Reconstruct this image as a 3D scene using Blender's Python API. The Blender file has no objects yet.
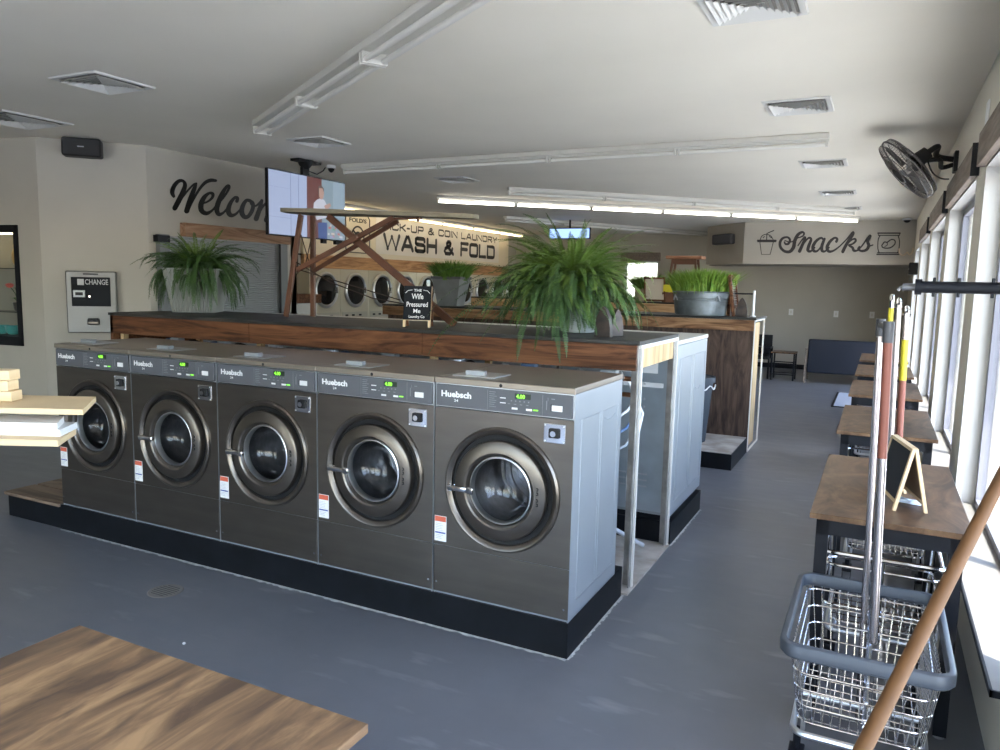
import bpy, bmesh, math, random
import numpy as np
from mathutils import Vector, Matrix
random.seed(7)
SC = bpy.context.scene
COL = SC.collection
PI = math.pi
# ------------------------------------------------------------------ camera
CAMH = 1.65
FPX, PIT, YAW, ROL = 754.0, 0.1205, 0.4636, 0.0222
_cy, _sy = math.cos(YAW), math.sin(YAW)
FW = Vector((-_sy*math.cos(PIT), _cy*math.cos(PIT), -math.sin(PIT)))
_rt = Vector((_cy, _sy, 0)); _up = _rt.cross(FW)
RT = _rt*math.cos(ROL) + _up*math.sin(ROL)
UP = -_rt*math.sin(ROL) + _up*math.cos(ROL)
cam = bpy.data.cameras.new('camera')
cam.sensor_width = 36.0; cam.lens = FPX/1000*36; cam.clip_start = 0.02; cam.clip_end = 500
co = bpy.data.objects.new('camera', cam); COL.objects.link(co)
M = Matrix((RT, UP, -FW)).transposed().to_4x4(); M.translation = Vector((0, 0, CAMH))
co.matrix_world = M
SC.camera = co
def ray(x, y): return FW*FPX + RT*(x-500) - UP*(y-375)
def PZ(x, y, z): d = ray(x, y); return d*((z-CAMH)/d.z) + Vector((0, 0, CAMH))      # a pixel on a level plane
def PY(x, y, Y): d = ray(x, y); return d*(Y/d.y) + Vector((0, 0, CAMH))             # on a plane facing the camera side
def PX(x, y, X): d = ray(x, y); return d*(X/d.x) + Vector((0, 0, CAMH))             # on a side-wall plane
def PD(x, y, dist): return ray(x, y)*(dist/FPX) + Vector((0, 0, CAMH))
# ------------------------------------------------------------------ world, sun, exposure
W = bpy.data.worlds.new('sky'); SC.world = W; W.use_nodes = True
nt = W.node_tree; bg = nt.nodes['Background']
sky = nt.nodes.new('ShaderNodeTexSky'); sky.sky_type = 'NISHITA'; sky.sun_disc = False
sky.sun_elevation = math.radians(52); sky.sun_rotation = math.radians(150); sky.air_density = 1.0; sky.dust_density = 1.0
hz_ = nt.nodes.new('ShaderNodeMixRGB'); hz_.inputs[0].default_value = .35; hz_.inputs[2].default_value = (.95, .93, .90, 1)   # thin bright haze over the blue
nt.links.new(sky.outputs[0], hz_.inputs[1]); nt.links.new(hz_.outputs[0], bg.inputs[0]); bg.inputs[1].default_value = 0.95
sun = bpy.data.lights.new('sun', 'SUN'); sun.energy = 6.0; sun.angle = 0.01; sun.color = (1, .94, .84)
so = bpy.data.objects.new('sun', sun); COL.objects.link(so)
so.rotation_euler = Vector((-1, .75, -2.05)).to_track_quat('-Z', 'Y').to_euler(); so.location = (5, -5, 12)
SC.view_settings.view_transform = 'Standard'; SC.view_settings.look = 'None'
SC.view_settings.exposure = 1.5; SC.view_settings.gamma = 1.0
SC.view_settings.use_curve_mapping = False
SC.cycles.use_denoising = True
SC.cycles.max_bounces = 9; SC.cycles.diffuse_bounces = 6; SC.cycles.glossy_bounces = 4
SC.cycles.transparent_max_bounces = 12; SC.cycles.transmission_bounces = 4
SC.cycles.sample_clamp_indirect = 6.0; SC.cycles.caustics_reflective = False; SC.cycles.caustics_refractive = False
def portal(name, loc, direction, sx, sy):
    l = bpy.data.lights.new(name, 'AREA'); l.shape = 'RECTANGLE'; l.size = sx; l.size_y = sy; l.cycles.is_portal = True
    o = bpy.data.objects.new(name, l); COL.objects.link(o); o.location = loc
    o.rotation_euler = Vector(direction).to_track_quat('-Z', 'Y').to_euler()
# ------------------------------------------------------------------ materials
MATS = {}
def mat(name, col, rough=.5, metal=0, noise=0, nscale=8, stretch=(1, 1, 1), emit=None, es=1, bump=0, spec=None, col2=None, ramp=(.35, .7), coat=0, alpha=None, ndetail=4):
    if name in MATS: return MATS[name]
    m = bpy.data.materials.new(name); m.use_nodes = True; t = m.node_tree; b = t.nodes['Principled BSDF']
    b.inputs['Base Color'].default_value = (*col, 1); b.inputs['Roughness'].default_value = rough; b.inputs['Metallic'].default_value = metal
    if spec is not None: b.inputs['Specular IOR Level'].default_value = spec
    if coat: b.inputs['Coat Weight'].default_value = coat
    if emit: b.inputs['Emission Color'].default_value = (*emit, 1); b.inputs['Emission Strength'].default_value = es
    if noise or col2 or bump:
        tc = t.nodes.new('ShaderNodeTexCoord'); mp = t.nodes.new('ShaderNodeMapping'); mp.inputs['Scale'].default_value = stretch
        n = t.nodes.new('ShaderNodeTexNoise'); n.inputs['Scale'].default_value = nscale; n.inputs['Detail'].default_value = ndetail
        t.links.new(tc.outputs['Object'], mp.inputs[0]); t.links.new(mp.outputs[0], n.inputs['Vector'])
        if noise or col2:
            r = t.nodes.new('ShaderNodeValToRGB')
            c2 = col2 if col2 else tuple(min(1, c*(1+noise)) for c in col)
            c1 = col if col2 else tuple(c*(1-noise) for c in col)
            r.color_ramp.elements[0].color = (*c1, 1); r.color_ramp.elements[1].color = (*c2, 1)
            r.color_ramp.elements[0].position, r.color_ramp.elements[1].position = ramp
            t.links.new(n.outputs[0], r.inputs[0]); t.links.new(r.outputs[0], b.inputs['Base Color'])
        if bump:
            bp = t.nodes.new('ShaderNodeBump'); bp.inputs['Strength'].default_value = bump; bp.inputs['Distance'].default_value = .01
            t.links.new(n.outputs[0], bp.inputs['Height']); t.links.new(bp.outputs[0], b.inputs['Normal'])
    MATS[name] = m; return m
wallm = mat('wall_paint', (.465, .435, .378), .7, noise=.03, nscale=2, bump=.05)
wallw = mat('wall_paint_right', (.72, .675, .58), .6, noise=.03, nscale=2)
greyw = mat('lower_wall_paint', (.42, .42, .41), .6)
revm = mat('reveal_white', (.52, .51, .49), .5)
ceilm = mat('ceiling_paint', (.80, .755, .665), .85, noise=.04, nscale=.7, bump=.06)
signw = mat('sign_panel_cream', (.78, .70, .54), .6)
black = mat('black_paint', (.006, .007, .009), .5, spec=.2, noise=.3, nscale=9)
blackm = mat('black_metal', (.008, .009, .013), .45, 0, spec=.25)
blk = mat('black_plastic', (.012, .012, .013), .5, spec=.3)
counterm = mat('black_counter', (.02, .02, .02), .5, spec=.3, col2=(.05, .047, .042), nscale=3, ramp=(.4, .65))
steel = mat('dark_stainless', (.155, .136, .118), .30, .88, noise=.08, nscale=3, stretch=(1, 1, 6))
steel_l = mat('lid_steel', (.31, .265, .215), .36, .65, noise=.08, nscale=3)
chrome = mat('chrome', (.78, .78, .80), .12, 1)
chrome_b = mat('brushed_aluminium', (.62, .63, .65), .28, .95)
galv = mat('galvanised_panel', (.36, .385, .41), .36, .35, noise=.05, nscale=2)
galv_b = mat('galvanised_back', (.50, .56, .60), .33, .7, noise=.12, nscale=5)
tubm = mat('galvanised_tub', (.20, .225, .24), .45, .6, noise=.25, nscale=9)
panelg = mat('control_panel_grey', (.095, .10, .112), .5)
panell = mat('panel_print_grey', (.22, .23, .25), .5)
white = mat('white_print', (.85, .85, .85), .5)
whitep = mat('white_paint', (.72, .70, .66), .5)
red = mat('label_red', (.65, .13, .07), .5)
blue = mat('label_blue', (.07, .10, .35), .5)
green_led = mat('green_led', (.05, .3, .02), .5, emit=(.25, 1, .05), es=.9)
ledbg = mat('led_window', (.015, .03, .012), .3)
drum = mat('drum_steel', (.30, .30, .31), .28, .9, noise=.2, nscale=20)
glassd = mat('door_glass', (.01, .01, .012), .05)
tubep = mat('grey_bumper', (.06, .07, .088), .42)
rubber = mat('caster_grey', (.16, .16, .165), .6)
unlit = mat('unlit_tube', (.75, .73, .68), .35)
lit = mat('lit_tube', (.9, .9, .85), .4, emit=(1, .93, .8), es=4.5)
litw = mat('lit_tube_warm', (.9, .85, .7), .4, emit=(1, .80, .48), es=3.6)
paintw = mat('fixture_white', (.62, .60, .55), .4)
ventm = mat('vent_white', (.68, .67, .64), .5)
ventd = mat('vent_dark', (.20, .19, .175), .7)
conc = mat('raw_concrete', (.30, .26, .22), .85, col2=(.52, .49, .45), nscale=5, ramp=(.35, .65), bump=.3)
ironw = mat('old_brown_wood', (.085, .035, .02), .45, col2=(.15, .06, .03), nscale=6, stretch=(1, 1, 1))
ironboard = mat('weathered_board', (.17, .15, .10), .6, col2=(.25, .22, .16), nscale=5)
pine = mat('pale_pine', (.80, .62, .38), .55, col2=(.72, .52, .30), nscale=3, stretch=(1, 1, 10))
pinew = mat('white_trim_board', (.80, .80, .80), .5)
navy = mat('navy_vinyl', (.011, .014, .024), .5, spec=.3)
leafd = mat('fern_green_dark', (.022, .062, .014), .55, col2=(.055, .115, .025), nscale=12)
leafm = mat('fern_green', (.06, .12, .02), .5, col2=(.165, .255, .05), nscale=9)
leafy = mat('grass_green', (.13, .27, .03), .5, col2=(.28, .42, .06), nscale=14)
leafk = mat('grass_green_dark', (.07, .16, .02), .5, col2=(.14, .25, .04), nscale=14)
soil = mat('soil', (.03, .02, .012), .9)
castiron = mat('cast_iron', (.05, .045, .045), .45, .5, col2=(.12, .09, .075), nscale=15)
binm = mat('bin_blue_grey', (.035, .045, .06), .5)
orange = mat('salmon_grip', (.22, .075, .052), .4, spec=.3)
yellow = mat('yellow_tape', (.55, .47, .02), .5)
chalk = mat('chalkboard', (.008, .010, .014), .6, spec=.2)
paper = mat('paper_blue_white', (.60, .68, .80), .7)
broomw = mat('broom_handle_wood', (.125, .058, .020), .6, spec=.25, noise=.1, nscale=10)
hdrw = mat('weathered_header', (.16, .12, .095), .7, col2=(.27, .22, .18), nscale=6, stretch=(6, .6, 6))
pipeb = mat('blue_hose', (.12, .2, .38), .5)
gold = mat('gold_ceramic', (.65, .42, .14), .3, .6)
teal = mat('teal_ceramic', (.05, .36, .32), .35)
flower = mat('coral_flower', (.70, .10, .07), .5)
caseback = mat('case_interior', (.35, .32, .24), .6)
caselight = mat('case_lamp', (.8, .7, .4), .4, emit=(1, .8, .45), es=3)

def wood(name, c1, c2, c3, rough=.45, scale=1.0, stretch=(1, 8, 8), dist=3.5, coat=0, rot=0):
    if name in MATS: return MATS[name]
    m = bpy.data.materials.new(name); m.use_nodes = True; t = m.node_tree; b = t.nodes['Principled BSDF']
    tc = t.nodes.new('ShaderNodeTexCoord'); mp = t.nodes.new('ShaderNodeMapping'); mp.inputs['Scale'].default_value = stretch; mp.inputs['Rotation'].default_value = (0, 0, rot)
    n = t.nodes.new('ShaderNodeTexNoise'); n.inputs['Scale'].default_value = scale; n.inputs['Detail'].default_value = 9; n.inputs['Distortion'].default_value = dist; n.inputs['Roughness'].default_value = .6
    r = t.nodes.new('ShaderNodeValToRGB'); r.color_ramp.elements[0].position = .36; r.color_ramp.elements[1].position = .66
    r.color_ramp.elements[0].color = (*c1, 1); r.color_ramp.elements[1].color = (*c3, 1); e = r.color_ramp.elements.new(.5); e.color = (*c2, 1)
    t.links.new(tc.outputs['Object'], mp.inputs[0]); t.links.new(mp.outputs[0], n.inputs['Vector']); t.links.new(n.outputs[0], r.inputs[0]); t.links.new(r.outputs[0], b.inputs['Base Color'])
    b.inputs['Roughness'].default_value = rough; b.inputs['Coat Weight'].default_value = coat; b.inputs['Specular IOR Level'].default_value = .28
    MATS[name] = m; return m
PLYROT = 0.0
plytop = wood('stained_ply_top', (.115, .072, .048), (.235, .14, .078), (.44, .27, .14), .45, 2.0, (8, 1.5, 8), .5, rot=PLYROT)
plytab = wood('stained_table_top', (.055, .028, .015), (.12, .067, .036), (.20, .12, .066), .38, 1.7, (3, 1.2, 3), 2.2)
brownb = wood('stained_pine_board', (.042, .015, .006), (.125, .048, .020), (.20, .085, .037), .6, 1.3, (.9, 8, 8), 2.5)
trimw = wood('trim_pine', (.30, .16, .08), (.50, .29, .15), (.62, .38, .20), .55, 1.2, (6, .7, 7), 2)
plywall = wood('dark_ply_panel', (.035, .022, .017), (.075, .048, .036), (.12, .08, .06), .5, 1.5, (5, 5, 1), 3)
studw = wood('raw_stud', (.45, .30, .15), (.60, .42, .22), (.68, .50, .29), .6, 1.5, (8, 8, 1), 1)

def floor_mat():
    m = bpy.data.materials.new('grey_blue_floor_paint'); m.use_nodes = True; t = m.node_tree; b = t.nodes['Principled BSDF']
    tc = t.nodes.new('ShaderNodeTexCoord')
    n = t.nodes.new('ShaderNodeTexNoise'); n.inputs['Scale'].default_value = .8; n.inputs['Detail'].default_value = 7; n.inputs['Roughness'].default_value = .62
    r = t.nodes.new('ShaderNodeValToRGB'); r.color_ramp.elements[0].position = .35; r.color_ramp.elements[1].position = .72
    r.color_ramp.elements[0].color = (.130, .137, .158, 1); r.color_ramp.elements[1].color = (.175, .182, .205, 1)
    n2 = t.nodes.new('ShaderNodeTexNoise'); n2.inputs['Scale'].default_value = 4.5; n2.inputs['Detail'].default_value = 5
    mp = t.nodes.new('ShaderNodeMapping'); mp.inputs['Scale'].default_value = (.6, 2, 1)
    r2 = t.nodes.new('ShaderNodeValToRGB'); r2.color_ramp.elements[0].position = .60; r2.color_ramp.elements[1].position = .78
    mx = t.nodes.new('ShaderNodeMixRGB'); mx.inputs['Color2'].default_value = (.27, .28, .295, 1)
    ml = t.nodes.new('ShaderNodeMath'); ml.operation = 'MULTIPLY'; ml.inputs[1].default_value = .8
    L = t.links.new
    L(tc.outputs['Object'], n.inputs['Vector']); L(n.outputs[0], r.inputs[0]); L(tc.outputs['Object'], mp.inputs[0]); L(mp.outputs[0], n2.inputs['Vector'])
    L(n2.outputs[0], r2.inputs[0]); L(r2.outputs[0], ml.inputs[0]); L(ml.outputs[0], mx.inputs[0]); L(r.outputs[0], mx.inputs[1]); L(mx.outputs[0], b.inputs['Base Color'])
    rr = t.nodes.new('ShaderNodeMapRange'); rr.inputs[3].default_value = .28; rr.inputs[4].default_value = .46
    L(n2.outputs[0], rr.inputs[0]); L(rr.outputs[0], b.inputs['Roughness'])
    bp = t.nodes.new('ShaderNodeBump'); bp.inputs['Strength'].default_value = .08; bp.inputs['Distance'].default_value = .02; L(n.outputs[0], bp.inputs['Height']); L(bp.outputs[0], b.inputs['Normal'])
    return m
floorm = floor_mat()
def glass_mat(name='window_glass', tint=(.93, .95, .97)):
    if name in MATS: return MATS[name]
    m = bpy.data.materials.new(name); m.use_nodes = True; t = m.node_tree; t.nodes.remove(t.nodes['Principled BSDF'])
    out = t.nodes['Material Output']; tr = t.nodes.new('ShaderNodeBsdfTransparent'); tr.inputs[0].default_value = (*tint, 1)
    gl = t.nodes.new('ShaderNodeBsdfGlossy'); gl.inputs['Roughness'].default_value = .02
    lw = t.nodes.new('ShaderNodeLayerWeight'); lw.inputs[0].default_value = .5; pw_ = t.nodes.new('ShaderNodeMath'); pw_.operation = 'POWER'; pw_.inputs[1].default_value = 5
    fr = t.nodes.new('ShaderNodeMapRange'); fr.inputs[3].default_value = .04; fr.inputs[4].default_value = .9; t.links.new(lw.outputs['Facing'], pw_.inputs[0]); t.links.new(pw_.outputs[0], fr.inputs[0]); mx = t.nodes.new('ShaderNodeMixShader')
    t.links.new(fr.outputs[0], mx.inputs[0]); t.links.new(tr.outputs[0], mx.inputs[1]); t.links.new(gl.outputs[0], mx.inputs[2]); t.links.new(mx.outputs[0], out.inputs[0])
    MATS[name] = m; return m
glass = glass_mat(); glassdk = glass_mat('porthole_glass', (.80, .82, .85))
def wire_mat():
    return chrome
# ------------------------------------------------------------------ builders
def V(*a): return Vector(a)
class MB:
    def __init__(s, off=(0, 0, 0)): s.bm = bmesh.new(); s.off = Vector(off)
    def quad(s, *ps):
        vs = [s.bm.verts.new(p) for p in ps]; return s.bm.faces.new(vs)
    def box(s, a, b, bev=0):
        x0, x1 = sorted((a[0], b[0])); y0, y1 = sorted((a[1], b[1])); z0, z1 = sorted((a[2], b[2]))
        v = [s.bm.verts.new(p) for p in ((x0,y0,z0),(x1,y0,z0),(x1,y1,z0),(x0,y1,z0),(x0,y0,z1),(x1,y0,z1),(x1,y1,z1),(x0,y1,z1))]
        fs = [s.bm.faces.new([v[i] for i in f]) for f in ((0,3,2,1),(4,5,6,7),(0,1,5,4),(1,2,6,5),(2,3,7,6),(3,0,4,7))]
        if bev:
            es = set(e for f in fs for e in f.edges)
            bmesh.ops.bevel(s.bm, geom=list(es), offset=bev, segments=2, profile=.5, affect='EDGES')
        return s
    def obox(s, p0, p1, w, h, up=(0, 0, 1), bev=0):       # a bar from p0 to p1, w wide, h high
        p0 = Vector(p0); p1 = Vector(p1); d = (p1-p0).normalized(); u = Vector(up)
        sd = d.cross(u); sd = sd.normalized() if sd.length > 1e-6 else Vector((1, 0, 0)); u = sd.cross(d).normalized()
        c = []
        for p in (p0, p1):
            for a, b in ((-1,-1),(1,-1),(1,1),(-1,1)): c.append(s.bm.verts.new(p + sd*(a*w/2) + u*(b*h/2)))
        fs = [s.bm.faces.new([c[i] for i in f]) for f in ((3,2,1,0),(4,5,6,7),(0,1,5,4),(1,2,6,5),(2,3,7,6),(3,0,4,7))]
        if bev: bmesh.ops.bevel(s.bm, geom=list(set(e for f in fs for e in f.edges)), offset=bev, segments=2, profile=.5, affect='EDGES')
        return s
    def tube(s, pts, r, seg=8, closed=False, cap=True, radii=None):
        pts = [Vector(p) for p in pts]; n = len(pts); rings = []; prev = None
        for i, p in enumerate(pts):
            if closed: d = pts[(i+1) % n]-pts[i-1]
            else: d = pts[min(i+1, n-1)]-pts[max(i-1, 0)]
            d.normalize()
            if prev is None:
                a = Vector((0, 0, 1)) if abs(d.z) < .9 else Vector((1, 0, 0))
                u = d.cross(a).normalized()
            else: u = (prev - d*prev.dot(d)).normalized()
            prev = u; w = d.cross(u); rr = radii[i] if radii else r
            rings.append([s.bm.verts.new(p + (u*math.cos(2*PI*k/seg) + w*math.sin(2*PI*k/seg))*rr) for k in range(seg)])
        m = n if closed else n-1
        for i in range(m):
            A, B = rings[i], rings[(i+1) % n]
            for k in range(seg): s.bm.faces.new((A[k], A[(k+1) % seg], B[(k+1) % seg], B[k]))
        if cap and not closed: s.bm.faces.new(rings[0][::-1]); s.bm.faces.new(rings[-1])
        return s
    def cyl(s, p0, p1, r, seg=16, r2=None): return s.tube([p0, p1], r, seg, radii=[r, r if r2 is None else r2])
    def lathe(s, prof, c, axis='z', seg=40, sq=None):      # prof: (radius, height) along the axis
        c = Vector(c); rings = []
        for r, h in prof:
            ring = []
            for k in range(seg):
                a = 2*PI*k/seg; x, y = r*math.cos(a), r*math.sin(a)
                if sq: x *= sq
                p = {'z': (x, y, h), 'y': (x, h, y), 'x': (h, x, y)}[axis]
                ring.append(s.bm.verts.new(c + Vector(p)))
            rings.append(ring)
        for A, B in zip(rings, rings[1:]):
            for k in range(seg): s.bm.faces.new((A[k], A[(k+1) % seg], B[(k+1) % seg], B[k]))
        if axis == 'z' and prof[0][0] > 1e-5: s.bm.faces.new(rings[0][::-1])
        if axis == 'z' and prof[-1][0] > 1e-5: s.bm.faces.new(rings[-1])
        return s
    def prism(s, poly, vec):                               # polygon of 3-D points pushed along vec
        vec = Vector(vec); a = [s.bm.verts.new(Vector(p)) for p in poly]; b = [s.bm.verts.new(Vector(p)+vec) for p in poly]; n = len(a)
        s.bm.faces.new(a); s.bm.faces.new(b[::-1])
        for i in range(n): s.bm.faces.new((a[i], b[i], b[(i+1) % n], a[(i+1) % n]))
        return s
    def build(s, name, m, parent=None, smooth=False, ang=35):
        if s.off.length: bmesh.ops.translate(s.bm, verts=s.bm.verts, vec=-s.off)
        bmesh.ops.recalc_face_normals(s.bm, faces=s.bm.faces)
        me = bpy.data.meshes.new(name); s.bm.to_mesh(me); s.bm.free()
        if m: me.materials.append(m)
        if smooth:
            for p in me.polygons: p.use_smooth = True
            try: me.set_sharp_from_angle(angle=math.radians(ang))
            except Exception: pass
        o = bpy.data.objects.new(name, me); COL.objects.link(o)
        if parent: o.parent = parent
        return o
def tag(o, label=None, cat=None, group=None, kind=None):
    if label: o['label'] = label
    if cat: o['category'] = cat
    if group: o['group'] = group
    if kind: o['kind'] = kind
    return o
def thing(name, label, cat, loc=(0, 0, 0), rz=0, group=None):
    o = bpy.data.objects.new(name, None); o.empty_display_size = .1; COL.objects.link(o); o.location = loc; o.rotation_euler = (0, 0, rz)
    return tag(o, label, cat, group)
def struct(o): o['kind'] = 'structure'; return o
def dup(o, parent=None):
    c = o.copy(); COL.objects.link(c); c.parent = parent
    for ch in o.children: dup(ch, c)
    return c
def atoff(t): return tuple(t.location)
def placed(mb, name, m, loc, smooth=False):               # single-mesh thing authored in world coordinates, origin moved to loc
    mb.off = Vector(loc); o = mb.build(name, m, None, smooth); o.location = loc; return o
_fc = {}
def text_mb(mb, s, origin, ex, ey, width=None, height=.1, depth=.003, off=0.0, center=False, spacing=1.0):
    """block lettering: glyph outlines laid in the plane ex, ey from origin; cap height = height; optional total width"""
    key = (s, off, spacing)
    if key not in _fc:
        cu = bpy.data.curves.new('t', 'FONT'); cu.body = s; cu.offset = off; cu.resolution_u = 3; cu.space_character = spacing; cu.size = 1
        o = bpy.data.objects.new('t', cu); me = bpy.data.meshes.new_from_object(o)
        _fc[key] = ([v.co.copy() for v in me.vertices], [list(p.vertices) for p in me.polygons]); bpy.data.objects.remove(o); bpy.data.meshes.remove(me)
    vs, fs = _fc[key]
    if not vs: return
    x0 = min(v.x for v in vs); x1 = max(v.x for v in vs); cap = .70
    sy = height/cap; sx = (width/(x1-x0)) if width else sy
    ex = Vector(ex).normalized(); ey = Vector(ey).normalized(); n = ex.cross(ey); o0 = Vector(origin)
    if center: o0 = o0 - ex*((x1-x0)*sx/2)
    bv = [mb.bm.verts.new(o0 + ex*((v.x-x0)*sx) + ey*(v.y*sy) + n*depth) for v in vs]
    bb = [mb.bm.verts.new(o0 + ex*((v.x-x0)*sx) + ey*(v.y*sy) + n*.0003) for v in vs]
    ed = {}
    for f in fs:
        try: mb.bm.faces.new([bv[i] for i in f])
        except ValueError: continue
        for i in range(len(f)):
            e = (f[i], f[(i+1) % len(f)])
            if (e[1], e[0]) in ed: del ed[(e[1], e[0])]
            else: ed[e] = 1
    for a, b in ed:
        try: mb.bm.faces.new((bv[a], bv[b], bb[b], bb[a]))
        except ValueError: pass
def smoothpts(P, n=6):
    P = [tuple(p) for p in P]; out = []
    Q = [P[0]]+P+[P[-1]]
    for i in range(1, len(Q)-2):
        p0, p1, p2, p3 = (np.array(q, float) for q in Q[i-1:i+3])
        for k in range(n):
            t = k/n; out.append(.5*((2*p1)+(-p0+p2)*t+(2*p0-5*p1+4*p2-p3)*t*t+(-p0+3*p1-3*p2+p3)*t**3))
    out.append(np.array(P[-1], float)); return out
SWT = [1.0]
def stroke(mb, pts, w, mp, n, depth=.004, sm=6, k=0):
    """brush stroke: pts in 2-D, w width(s) in 2-D units, mp maps 2-D to 3-D on the wall, n the wall normal"""
    if not hasattr(w, '__len__'): w = [w]*len(pts)
    w = [q*SWT[0] for q in w]
    P = smoothpts([(*p, ww) for p, ww in zip(pts, w)], sm) if sm else [np.array((*p, ww), float) for p, ww in zip(pts, w)]
    n = Vector(n); L = []; R_ = []
    for i, p in enumerate(P):
        a = P[max(i-1, 0)]; b = P[min(i+1, len(P)-1)]; d = b[:2]-a[:2]; d = d/(np.hypot(*d)+1e-9); q = np.array((-d[1], d[0]))*p[2]/2
        L.append(mp(*(p[:2]+q))); R_.append(mp(*(p[:2]-q)))
    z = depth + k*.0004
    l = [mb.bm.verts.new(p+n*z) for p in L]; r = [mb.bm.verts.new(p+n*z) for p in R_]
    for i in range(len(l)-1): mb.bm.faces.new((l[i], l[i+1], r[i+1], r[i]))
    for i in (0, -1):                                      # round end
        p = P[i]; c = [mb.bm.verts.new(mp(p[0]+p[2]/2*math.cos(t*PI/6), p[1]+p[2]/2*math.sin(t*PI/6))+n*(z-.0003)) for t in range(12)]; mb.bm.faces.new(c)

# ================================================================== SETTING
H = 2.92; XR = .46
mb = MB(); mb.box((-12, -3.2, -.1), (.62, 20, 0)); struct(mb.build('floor', floorm))
mb = MB(); mb.box((-12, -3.2, H), (.62, 20, H+.1)); struct(mb.build('ceiling', ceilm))
mb = MB(); mb.box((.62, -20, -.35), (40, 40, -.12)); o = mb.build('ground', mat('parking_concrete', (.70, .68, .63), .9, noise=.1, nscale=1)); struct(o)
mb = MB(); mb.box((-30, -30, -.36), (.62, -3.4, -.12)); struct(mb.build('ground', MATS['parking_concrete']))
mb = MB(); mb.box((.62, -3.4, 2.78), (1.47, 20, 2.95)); struct(mb.build('canopy', whitep))
# right wall with its windows
WIN = [(-2.3, -.25, .45), (.2, 2.25, .45), (2.62, 4.93, .45), (5.4, 7.39, .45), (7.85, 9.86, .45), (10.3, 12.3, .45), (12.9, 14.4, .03)]  # second window is out of view, added beside the camera for light
ZT = 2.34
mb = MB(); e = -3.2
for a, b, s in WIN:
    mb.box((XR, e, 0), (.62, a, H)); mb.box((XR, a, ZT), (.62, b, H)); mb.box((XR, a, 0), (.62, b, s)); e = b
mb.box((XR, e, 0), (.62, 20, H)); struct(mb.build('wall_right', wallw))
frm = mat('window_frame_grey', (.20, .20, .23), .5); frw = mat('window_frame_white', (.75, .75, .74), .5)
for i, (a, b, s) in enumerate(WIN):
    t = thing('window_%d' % (i+1), None, None, (.58, (a+b)/2, s)); del_cat = [t.pop(k) for k in list(t.keys())]; t['kind'] = 'structure'
    of = atoff(t)
    m = MB(of)
    for y in (a+.03, (a+b)/2, b-.03): m.box((.555, y-.025, s), (.60, y+.025, ZT))
    for z in (s+.03, ZT-.03): m.box((.555, a, z-.03), (.60, b, z+.03))
    m.build('window_frame', frm, t)
    m = MB(of); m.box((.575, a+.04, s+.05), (.581, b-.04, ZT-.05)); m.build('pane', glass, t)
    m = MB(of); d = .004                                   # white lined reveals
    m.box((XR-.002, b-d, s), (.555, b, ZT)); m.box((XR-.002, a, s), (.555, a+d, ZT)); m.box((XR-.002, a, ZT-d), (.555, b, ZT)); m.box((XR-.002, a, s), (.555, b, s+d))
    m.build('reveal_lining', revm, t)
    portal('window_portal', (.63, (a+b)/2, (s+ZT)/2), (-1, 0, 0), b-a, ZT-s)
# window sills: a ledge with a dark front edge
for a, b in ((2.58, 4.98), (5.35, 7.45), (7.8, 9.92), (.1, 2.3)):
    o = thing('window_sill', None, None, (XR, (a+b)/2, .47)); [o.pop(k) for k in list(o.keys())]; o['kind'] = 'structure'; of = atoff(o)
    m = MB(of); m.box((XR-.075, a, .455), (.555, b, .473)); m.build('sill_board', mat('sill_white', (.26, .245, .225), .35, noise=.12, nscale=6), o)
    m = MB(of); m.box((XR-.083, a-.008, .452), (XR-.075, b, .474)); m.box((XR-.083, a-.008, .452), (XR, a, .474)); m.build('edge_strip', blackm, o)
# other walls
def wall(name, p, q, z0=0, z1=H, th=.12, m=wallm, side=1):
    p = Vector((*p, 0)); q = Vector((*q, 0)); d = (q-p).normalized(); n = Vector((-d.y, d.x, 0))*th*side
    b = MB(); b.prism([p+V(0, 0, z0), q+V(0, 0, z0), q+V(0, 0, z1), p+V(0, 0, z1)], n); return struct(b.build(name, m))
wall('wall_corner', (-6.55, 5.221), (-7.2, 4.54), side=-1)
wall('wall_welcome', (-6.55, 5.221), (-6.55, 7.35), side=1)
wall('wall_return', (-6.55, 7.35), (-8.6, 7.35), side=1, th=.1)
wall('wall_laundry', (-8.6, 7.25), (-8.6, 18.1), side=1)
wall('wall_far_left', (-9.6, 4.2), (-9.6, -3.2), side=-1)
# far wall with a window
yw = 18.0; wl, wr = PY(625, 260, yw).x, PY(659, 260, yw).x; wz0, wz1 = 1.35, PY(650, 261, yw).z
b = MB(); b.box((-8.72, yw, 0), (wl, yw+.12, H)); b.box((wr, yw, 0), (-3.3, yw+.12, H)); b.box((wl, yw, wz1), (wr, yw+.12, H)); b.box((wl, yw, 0), (wr, yw+.12, wz0)); struct(b.build('wall_far', wallm))
portal('far_portal', ((wl+wr)/2, yw+.15, (wz0+wz1)/2), (0, -1, 0), wr-wl, wz1-wz0)
t = thing('window_8', None, None, ((wl+wr)/2, yw+.08, wz0)); [t.pop(k) for k in list(t.keys())]; t['kind'] = 'structure'; of = atoff(t)
b = MB(of); b.box((wl, yw+.05, wz0), (wl+.05, yw+.1, wz1)); b.box((wr-.05, yw+.05, wz0), (wr, yw+.1, wz1)); b.box((wl, yw+.05, wz1-.05), (wr, yw+.1, wz1)); b.box((wl, yw+.05, wz0), (wr, yw+.1, wz0+.05)); b.build('window_frame', frw, t)
b = MB(of); b.box((wl+.04, yw+.07, wz0+.04), (wr-.04, yw+.076, wz1-.04)); b.build('pane', glass, t)
b = MB(of); b.box((wl-.1, yw-.04, wz1), (wr+.04, yw-.002, wz1+.2)); b.build('header_board', hdrw, t)
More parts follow.
